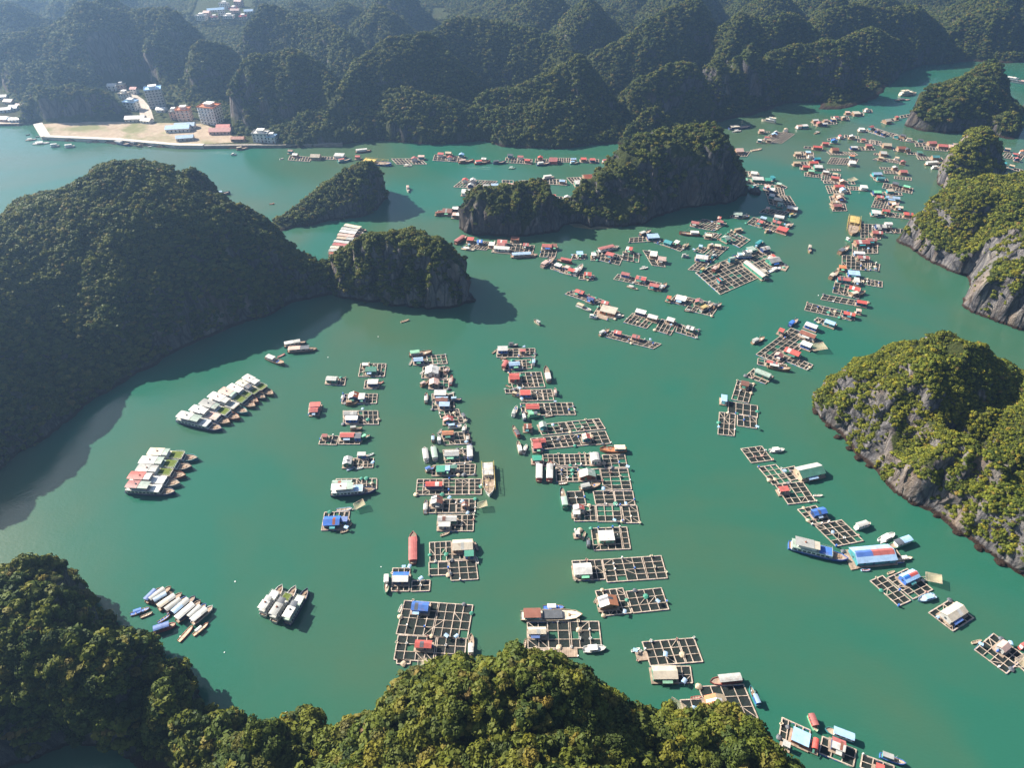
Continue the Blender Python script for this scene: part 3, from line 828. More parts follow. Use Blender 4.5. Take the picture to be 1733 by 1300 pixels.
# ------------------------------------------------------------------ houses on the rafts
def build_house(name, loc, rz, a, b, kind, c1, c2, wall, rng, far, hw=2.3, deck=True):
    root = empty(name, loc, rz)
    if deck:
        m = MB(); m.box(-a / 2 - .5, a / 2 + .5, -b / 2 - .6, b / 2 + .5, .15, .62); m.build('deck', DECKW, root)
    z0, z1 = .62, .62 + hw
    ax, by = a / 2 - .35, b / 2 - .35
    long_x = a >= b
    quilt = kind == 'gz'
    if quilt: kind = 'gx'
    if kind == 'gx': long_x = True
    if kind == 'gy': long_x = False
    span = b if long_x else a
    rise = span * .2 + .15
    m = MB()
    if kind == 'f':
        m.box(-ax, ax, -by, by, z0, z1)
    else:
        if long_x: prof = [(-by, z0), (by, z0), (by, z1), (0, z1 + rise * by / (b / 2) - .06), (-by, z1)]; m.prism(prof, -ax, ax, 0, 'x')
        else: prof = [(-ax, z0), (ax, z0), (ax, z1), (0, z1 + rise * ax / (a / 2) - .06), (-ax, z1)]; m.prism(prof, -by, by, 0, 'y')
    wl = m.build('wall', paint(wall), root)
    m = MB(); th = .09
    R0 = z1 - .04
    if kind == 'f':
        t_ = rng.uniform(.3, .6)
        p = [(-a / 2, -b / 2, R0 + .06), (a / 2, -b / 2, R0 + .06), (a / 2, b / 2, R0 + t_), (-a / 2, b / 2, R0 + t_)]
        k = len(m.v); m.v += [Vector(q) for q in p] + [Vector((q[0], q[1], q[2] + th)) for q in p]
        m.f += [(k + 4, k + 5, k + 6, k + 7), (k + 3, k + 2, k + 1, k), (k, k + 1, k + 5, k + 4), (k + 1, k + 2, k + 6, k + 5), (k + 2, k + 3, k + 7, k + 6), (k + 3, k, k + 4, k + 7)]
        m.m += [0] * 6
        if c2 != c1:
            s = a * rng.uniform(-.1, .15)
            sl_ = (t_ - .06) / b
            q0, q1 = -b / 2 - .02, b / 2 + .02
            m.poly([(s, q0, R0 + .1 + th), (a / 2 + .02, q0, R0 + .1 + th), (a / 2 + .02, q1, R0 + .04 + t_ + th), (s, q1, R0 + .04 + t_ + th)], 1)
    elif kind == 'b':
        n = 7; S = a / 2 if not long_x else b / 2
        arc = [(-S * math.cos(q * math.pi / n), R0 + rise * 1.5 * math.sin(q * math.pi / n)) for q in range(n + 1)]
        prof = arc + [(x * .97, z - th) for x, z in reversed(arc)]
        m.prism(prof, *((-a / 2, a / 2) if long_x else (-b / 2, b / 2)), [0] * len(prof), 'x' if long_x else 'y')
    else:
        S = (b if long_x else a) / 2; e = (a if long_x else b) / 2
        for sg, mi in ((-1, 0), (1, 1)):
            prof = [(sg * S, R0), (0, R0 + rise), (0, R0 + rise + th), (sg * S, R0 + th)]
            m.prism(prof if sg > 0 else prof[::-1], -e, e, mi, 'x' if long_x else 'y')
    if not far and not quilt and rng.random() < .6 and kind in ('g', 'gx', 'gy'):      # a sheet of another colour nailed over the ridge
        S = (b if long_x else a) / 2; e = (a if long_x else b) / 2
        s0 = rng.uniform(-.7, .2) * e; s1 = s0 + rng.uniform(.25, .5) * e
        za = lambda x: R0 + rise * (1 - abs(x) / S) + th + .02
        for xa, xb in ((-S * .92, 0), (0, S * .55)):
            pts = [(s0, xa, za(xa)), (s1, xa, za(xa)), (s1, xb, za(xb)), (s0, xb, za(xb))]
            if not long_x: pts = [(y, x, z) for x, y, z in pts][::-1]
            m.poly(pts, 2)
    if quilt:                       # blue and red sheets laid over the middle of a pale roof
        S, e = b / 2, a / 2; za = lambda x: R0 + rise * (1 - abs(x) / S) + th + .02
        for q0, q1, mi in ((-e * .94, -e * .12, 3), (-e * .12, e * .96, 4)):
            for xa, xb in ((-S * .42, 0), (0, S * .34)): m.poly([(q0, xa, za(xa)), (q1, xa, za(xa)), (q1, xb, za(xb)), (q0, xb, za(xb))], mi)
    rf = m.build('roof', [roofing(c1), roofing(c2), roofing(rng.choice(['gr', 'k', 'w', 'br']))] + ([roofing('b'), roofing('r')] if quilt else []), root)
    if not far:
        m = MB(); x = rng.uniform(-.3, .3) * ax
        m.box(x - .45, x + .45, -by - .03, -by + .05, z0, z0 + 1.85); dr = m.build('door', paint(rng.choice(['wd', 'db', 'g'])), root)
        for sx in (-1, 1):
            xx = sx * ax * .62
            if abs(xx - x) < 1.0: continue
            m = MB(); m.box(xx - .5, xx + .5, -by - .025, -by + .05, z0 + .85, z0 + 1.75); m.build('window', GLASS, root)
        m = MB(); m.box(-ax - .025, -ax + .05, -.5, .5, z0 + .85, z0 + 1.75); m.build('window', GLASS, root)
        if rng.random() < .4:
            m = MB(); tx, ty = (-ax - .45) * (1 if rng.random() < .5 else -1), by * rng.uniform(-.6, .6)
            m.cyl(tx, ty, .62, 1.75, .38, 0, 10); m.cyl(tx, ty, 1.75, 1.9, .38, 0, 10, .12); m.build('water_tank', paint(rng.choice(['b', 'gr', 'lb', 'g'])), root)
        if rng.random() < .55 and b > 3.2:          # awning on poles over the front deck
            m = MB(); s0 = rng.uniform(-.9, -.2) * ax; s1 = s0 + ax * rng.uniform(.7, 1.1); y0 = -b / 2 - 1.3
            m.poly([(s0, y0, z1 - .75), (s1, y0, z1 - .75), (s1, -by - .06, z1 - .3), (s0, -by - .06, z1 - .3)]); m.poly([(s0, y0, z1 - .79), (s0, -by - .06, z1 - .34), (s1, -by - .06, z1 - .34), (s1, y0, z1 - .79)])
            for s in (s0 + .08, s1 - .08): m.bar((s, y0 + .08, .5), (s, y0 + .08, z1 - .78), .08, .08)
            m.build('awning', roofing(rng.choice(['b', 'lb', 'g', 'gr', 'lg', 'te'])), root)
    return root


# ------------------------------------------------------------------ boats
def hull_mesh(L, B, D, bow=.9, sheer=.6, full=.35):
    """outer shell, gunwale and deck well; bow towards +x"""
    m = MB(); n = 11; top, bot, ins = [], [], []
    for q in range(n):
        t = q / (n - 1); x = -L / 2 + L * t
        f = 1.0 if t < 1 - full else math.sqrt(max(0, 1 - ((t - 1 + full) / full) ** 2)) * .98 + .02
        f *= .82 + .18 * min(1, t / .25)
        z = D + sheer * max(0, (t - .45) / .55) ** 2 * D + .12 * D * max(0, (.2 - t) / .2)
        hb = B / 2 * f
        top.append((x + bow * max(0, (t - .8) / .2) * .3, hb, z)); bot.append((x, hb * .74, -.3)); ins.append((x + bow * max(0, (t - .8) / .2) * .2, max(.01, hb - .14), z))
    for sg in (1, -1):
        for A, Bq in ((bot, top), (top, ins)):
            for q in range(n - 1):
                pts = [(A[q][0], sg * A[q][1], A[q][2]), (A[q + 1][0], sg * A[q + 1][1], A[q + 1][2]), (Bq[q + 1][0], sg * Bq[q + 1][1], Bq[q + 1][2]), (Bq[q][0], sg * Bq[q][1], Bq[q][2])]
                m.poly(pts if sg < 0 else pts[::-1], 0)
        for q in range(n - 1):
            d = .35 * D
            pts = [(ins[q][0], sg * ins[q][1], ins[q][2]), (ins[q + 1][0], sg * ins[q + 1][1], ins[q + 1][2]), (ins[q + 1][0], sg * ins[q + 1][1], ins[q + 1][2] - d), (ins[q][0], sg * ins[q][1], ins[q][2] - d)]
            m.poly(pts if sg < 0 else pts[::-1], 0)
    m.poly([(bot[0][0], -bot[0][1], -.3), (bot[0][0], bot[0][1], -.3), (top[0][0], top[0][1], top[0][2]), (top[0][0], -top[0][1], top[0][2])][::-1], 0)
    dk = MB(); d = .34 * D
    for q in range(n - 1):
        dk.poly([(ins[q][0], -ins[q][1] - .02, ins[q][2] - d), (ins[q + 1][0], -ins[q + 1][1] - .02, ins[q + 1][2] - d), (ins[q + 1][0], ins[q + 1][1] + .02, ins[q + 1][2] - d), (ins[q][0], ins[q][1] + .02, ins[q][2] - d)])
    return m, dk


def slab_roof(m, x0, x1, hw, z, camber=.12, th=.1, mi=0):
    n = 4
    arc = [(-hw + 2 * hw * q / n, z + camber * (1 - (2 * q / n - 1) ** 2)) for q in range(n + 1)]
    prof = arc + [(y, zz - th) for y, zz in reversed(arc)]
    m.prism(prof[::-1], x0, x1, mi, 'x')


def build_boat(kind, loc, rz, L, c1, c2, c3, rng, far):
    nm = {'s': 'sampan', 'f': 'fishing_boat', 'c': 'covered_boat', 'T': 'tour_boat', 'p': 'motor_boat', 't': 'trawler', 'g': 'cargo_boat'}[kind]
    root = empty(nm, loc, rz)
    if kind == 's':
        B = max(1.1, L * .26); h, d = hull_mesh(L, B, .62, sheer=.5, full=.4)
        h.build('hull', paint(c1), root); d.build('deck', DECKW if c2 == c1 else paint(c2), root)
        m = MB()
        for x in (-.22, .05, .26): m.box(L * x - .14, L * x + .14, -B * .42, B * .42, .52, .58)
        m.build('seat', PLANK, root)
        if L > 5.2 and rng.random() < .6:
            m = MB(); slab_roof(m, -L * .3, L * .12, B * .45, 1.75, .25, .06)
            for x in (-L * .28, L * .1):
                for s in (-1, 1): m.bar((x, s * B * .4, .5), (x, s * B * .4, 1.72), .06, .06)
            m.build('canopy', roofing(c3), root)
        return root, nm
    if kind == 'p':
        B = L * .34; h, d = hull_mesh(L, B, 1.0, sheer=.35, full=.55)
        h.build('hull', paint(c1), root); d.build('deck', paint('gr'), root)
        m = MB(); m.prism([(-L * .26, .7), (L * .2, .7), (L * .1, 1.95), (-L * .24, 2.0)], -B * .36, B * .36); m.build('cabin', paint(c2), root)
        m = MB(); slab_roof(m, -L * .3, L * .12, B * .4, 2.02, .1, .08); m.build('roof', paint(c3), root)
        for s in (-1, 1):
            m = MB(); m.box(-L * .2, L * .08, s * B * .36 - .02, s * B * .36 + .02, 1.25, 1.75); m.build('window', GLASS, root)
        m = MB(); m.box(-L * .5 - .35, -L * .5 + .1, -.25, .25, .2, 1.2); m.build('outboard_motor', paint('k'), root)
        return root, nm
    if kind == 'c':
        B = max(2.3, min(L * .32, 1.6 + L * .125)); D = 1.0
        h, d = hull_mesh(L, B, D, sheer=.45, full=.3)
        h.build('hull', paint(c1), root); d.build('deck', DECKW, root)
        zr = 2.75
        m = MB(); m.box(-L * .42, L * .2, -B * .4, B * .4, .6, zr); m.build('cabin', paint(c3), root)
        m = MB(); slab_roof(m, -L * .46, -L * .05, B * .5, zr + .12, .3, .1, 0); slab_roof(m, -L * .048, L * .26, B * .5, zr + .06, .3, .1, 1)
        m.build('roof', [roofing(c2), roofing(c2 if rng.random() < .5 else rng.choice(['gr', c2, 'k']))], root)
        if not far:
            for s in (-1, 1):
                for q in range(3):
                    x = -L * .34 + q * L * .18
                    m = MB(); m.box(x, x + L * .1, s * B * .4 - .02, s * B * .4 + .02, 1.55, 2.25); m.build('window', GLASS, root)
        return root, nm
    if kind in 'ft':
        B = max(1.9, L * .27); D = 1.05 if L < 12 else 1.5
        h, d = hull_mesh(L, B, D, sheer=.75, full=.42)
        h.build('hull', paint(c1), root); d.build('deck', DECKW if c1 != 'o' else paint('o'), root)
        zd = D * .66; zr = zd + 1.9
        x0, x1 = -L * .42, -L * .06
        m = MB(); m.box(x0, x1, -B * .34, B * .34, zd - .1, zr); cb = m.build('cabin', paint(c3), root)
        m = MB(); slab_roof(m, x0 - .3, x1 + .45, B * .43, zr + .1, .16, .1); m.build('roof', roofing(c2), root)
        if not far:
            m = MB(); m.box(x1 - .03, x1 + .02, -B * .28, B * .28, zr - .85, zr - .3); m.build('window', GLASS, root)
            for s in (-1, 1):
                m = MB(); m.box(x0 + .4, x1 - .4, s * B * .34 - .02, s * B * .34 + .02, zr - .85, zr - .3); m.build('window', GLASS, root)
            m = MB()
            for q in range(4):
                bx = L * rng.uniform(.0, .3); by = B * rng.uniform(-.22, .22); r = rng.uniform(.25, .5)
                m.box(bx - r, bx + r, by - r * .7, by + r * .7, zd - .02, zd + r * 1.1, int(rng.integers(0, 4)))
            m.build('deck_load', [paint('b'), paint('w'), paint('wd'), paint('t')], root)
        m = MB(); m.bar((L * .06, 0, zd), (L * .06, 0, zr + L * .22), .1, .1); m.bar((L * .06, 0, zr + L * .12), (L * .36, 0, zd + 1.2), .05, .05); m.build('mast', STEEL, root)
        if kind == 't':
            m = MB()
            for s in (-1, 1):
                y = s * B * .52
                for z in (zd + 1.0, zr + .9): m.bar((-L * .46, y, z), (L * .36, y, z), .16, .16)
                for q in range(9):
                    x = -L * .45 + q * L * .1; m.bar((x, y, zd - .1), (x, y, zr + 1.0), .12, .12)
            for q in range(5):
                x = -L * .4 + q * L * .19; m.bar((x, -B * .52, zr + .98), (x, B * .52, zr + .98), .12, .12)
            m.build('lamp_rack', paint('y'), root)
            m = MB(); m.bar((L * .25, 0, zd), (L * .25, 0, zr + 3), .14, .14); m.bar((L * .25, 0, zr + 2.4), (-L * .1, 0, zr + 1.2), .1, .1); m.build('boom', paint('y'), root)
        return root, nm
    if kind == 'g':
        B = L * .2; D = 1.3
        h, d = hull_mesh(L, B, D, sheer=.3, full=.35)
        h.build('hull', paint(c1), root); d.build('deck', paint('c'), root)
        m = MB(); m.box(-L * .43, -L * .2, -B * .36, B * .36, .8, 2.9); m.build('cabin', paint('te'), root)
        m = MB(); slab_roof(m, -L * .45, -L * .17, B * .44, 3.05, .2, .1); m.build('roof', roofing(c2), root)
        m = MB(); m.box(-L * .14, L * .18, -B * .38, B * .38, .8, 1.9); m.build('hatch_cover', roofing(c3), root)
        for s in (-1, 1):
            m = MB(); m.box(-L * .4, -L * .23, s * B * .36 - .02, s * B * .36 + .02, 1.9, 2.5); m.build('window', GLASS, root)
        m = MB(); m.box(L * .28, L * .31, -.6, .6, .85, 1.3); m.box(L * .285, L * .4, -.12, .12, .85, 1.15); m.build('winch', paint('wd'), root)
        return root, nm
    # tour boat: c1 hull, c2 roof, c3 sun deck colour
    B = max(4.0, L * .22); D = 1.5
    h, d = hull_mesh(L, B, D, sheer=.5, full=.4)
    h.build('hull', paint(c1), root); d.build('deck', DECKW, root)
    z0, z1 = 1.0, 3.3
    m = MB(); m.box(-L * .45, L * .18, -B * .43, B * .43, z0, z1); m.prism([(L * .18, z0), (L * .25, z0), (L * .21, z1), (L * .18, z1)], -B * .38, B * .38); m.build('cabin', paint(rng.choice(['w', 'c', 'gr', 'w', 'wd'])), root)
    nw = 8
    for s in (-1, 1):
        for q in range(nw):
            x = -L * .42 + q * L * .078
            m = MB(); m.box(x, x + L * .055, s * B * .43 - .025, s * B * .43 + .025, 1.75, 2.7); m.build('window', GLASS, root)
    m = MB(); m.box(L * .245 - .3, L * .245 - .05, -B * .3, B * .3, 1.9, 2.7); m.build('windshield', GLASS, root)
    m = MB(); m.box(-L * .46, L * .23, -B * .46, B * .46, z1, z1 + .14); m.build('upper_deck', paint(rng.choice(['gr', 'c', 'gg', 'w'])), root)
    rl, rr_, rc = rng.uniform(-.47, -.42), rng.uniform(-.2, -.1), rng.uniform(-.06, .05)
    m = MB(); m.box(L * (rc + .01), L * .22, -B * .42, B * .42, z1 + .14, z1 + .2); m.build('sun_deck', TURF if c3 == 'lg' else paint(c3), root)
    zr = z1 + 2.2
    m = MB(); m.box(-L * .36, -L * .05, -B * .34, B * .34, z1 + .14, zr - .05); m.build('upper_cabin', paint('w' if rng.random() < .6 else 'gr'), root)
    m = MB(); slab_roof(m, L * rl, L * rr_, B * .45, zr + .1, .22, .12, 0); slab_roof(m, L * (rr_ + .002), L * rc, B * rng.uniform(.36, .44), zr + .02, .2, .12, 1)
    for x in (L * (rl + .02), L * (rc - .02)):
        for s in (-1, 1): m.bar((x, s * B * .42, z1 + .14), (x, s * B * .42, zr), .09, .09, 0)
    m.build('roof', [roofing(c2), roofing(c2 if rng.random() < .25 else rng.choice(['gr', 'c', 'gg', 'k', 'gr']))], root)
    m = MB()
    for s in (-1, 1):
        m.bar((L * .05, s * B * .45, z1 + 1.0), (L * .22, s * B * .45, z1 + 1.0), .06, .06)
        for q in range(5): x = L * (.06 + q * .04); m.bar((x, s * B * .45, z1 + .1), (x, s * B * .45, z1 + 1.0), .05, .05)
    m.bar((L * .22, -B * .45, z1 + 1.0), (L * .22, B * .45, z1 + 1.0), .06, .06)
    m.build('railing', STEEL, root)
    m = MB(); m.cyl(-L * .25, 0, zr + .25, zr + .75, .5, 0, 8, .3); m.bar((-L * .25, 0, zr + .6), (-L * .25, 0, zr + 2.6), .07, .07); m.build('funnel', paint('br' if rng.random() < .6 else 'k'), root)
    m = MB(); m.box(L * .33, L * .40, -B * .12, B * .12, 1.3, 1.7); m.build('anchor_winch', paint('wd'), root)
    return root, nm


# ------------------------------------------------------------------ lift nets and deck clutter
def build_lift_net(x, y, size, rz):
    root = empty('lift_net', (x, y, 0), rz)
    s = size / 2
    m = MB(); n = 6
    for i in range(n + 1):
        for j in range(n + 1):
            u, v = i / n * 2 - 1, j / n * 2 - 1
            m.v.append(Vector((u * s, v * s * .8, 2.4 + .5 * u - 1.1 * (1 - u * u) * (1 - v * v))))
    for i in range(n):
        for j in range(n):
            k = i * (n + 1) + j; m.f.append((k, k + n + 1, k + n + 2, k + 1)); m.m.append(0)
    m.build('net', LIFTM, root)
    for a in (-1, 1):
        m = MB(); m.bar((-s, a * s * .8, 1.9), (s, a * s * .8, 2.95), .12, .12); m.build('pole', PLANK, root)
        m = MB(); m.bar((-s - 1.5, 0, .5), (a * s, s * .8 * (1 if a > 0 else -1), 2.5), .12, .12); m.build('pole', PLANK, root)
    m = MB(); m.bar((s, -s * .8, 2.95), (s, s * .8, 2.95), .1, .1); m.bar((-s, -s * .8, 1.9), (-s, s * .8, 1.9), .1, .1); m.build('net_rim', PLANK, root)
    return root


def _drum(c):
    m = MB(); m.cyl(0, 0, 0, .9, .3, 0, 10)
    for z in (.28, .6): m.cyl(0, 0, z, z + .05, .325, 0, 10)
    o = m.build('storage_drum', paint(c)); COL.objects.unlink(o); return o
def _crate(c):
    m = MB(); m.box(-.5, .5, -.35, .35, 0, .08)
    for a in (-1, 1): m.box(a * .46 - .04, a * .46 + .04, -.35, .35, .08, .5); m.box(-.42, .42, a * .31 - .04, a * .31 + .04, .08, .5)
    o = m.build('fish_crate', paint(c)); COL.objects.unlink(o); return o
def _pile(c):
    m = MB(); r = np.random.default_rng(5); n = 9
    m.v.append(Vector((0, 0, .55)))
    for ring, (rr, z) in enumerate(((.5, .45), (.9, .18), (1.05, 0))):
        for a in range(n): m.v.append(Vector((rr * math.cos(a * 6.283 / n) * r.uniform(.8, 1.2), rr * math.sin(a * 6.283 / n) * r.uniform(.8, 1.2), z * r.uniform(.7, 1.3))))
    for a in range(n):
        m.f.append((0, 1 + a, 1 + (a + 1) % n)); m.m.append(0)
        for ring in range(2): k = 1 + ring * n; m.f.append((k + a, k + n + a, k + n + (a + 1) % n, k + (a + 1) % n)); m.m.append(0)
    o = m.build('net_pile', paint(c)); COL.objects.unlink(o); return o
def _tarp(c):
    m = MB(); slab_roof(m, -.8, .8, .65, 1.3, .2, .05)
    for x in (-.72, .72):
        for y in (-.55, .55): m.bar((x, y, 0), (x, y, 1.3), .06, .06)
    o = m.build('sunshade', roofing(c)); COL.objects.unlink(o); return o


CLUTTER = [(_drum('b'), 'blue storage drum', 'drum'), (_crate('w'), 'white fish crate', 'crate'), (_pile('t'), 'heap of tan netting', 'net pile'), (_crate('c'), 'cream fish crate', 'crate'), (_tarp('lb'), 'pale blue sunshade on poles', 'sunshade'),
           (_pile('g'), 'heap of green netting', 'net pile'), (_drum('w'), 'white storage drum', 'drum'), (_pile('k'), 'heap of dark netting', 'net pile'), (_crate('p'), 'dusty pink fish crate', 'crate')]
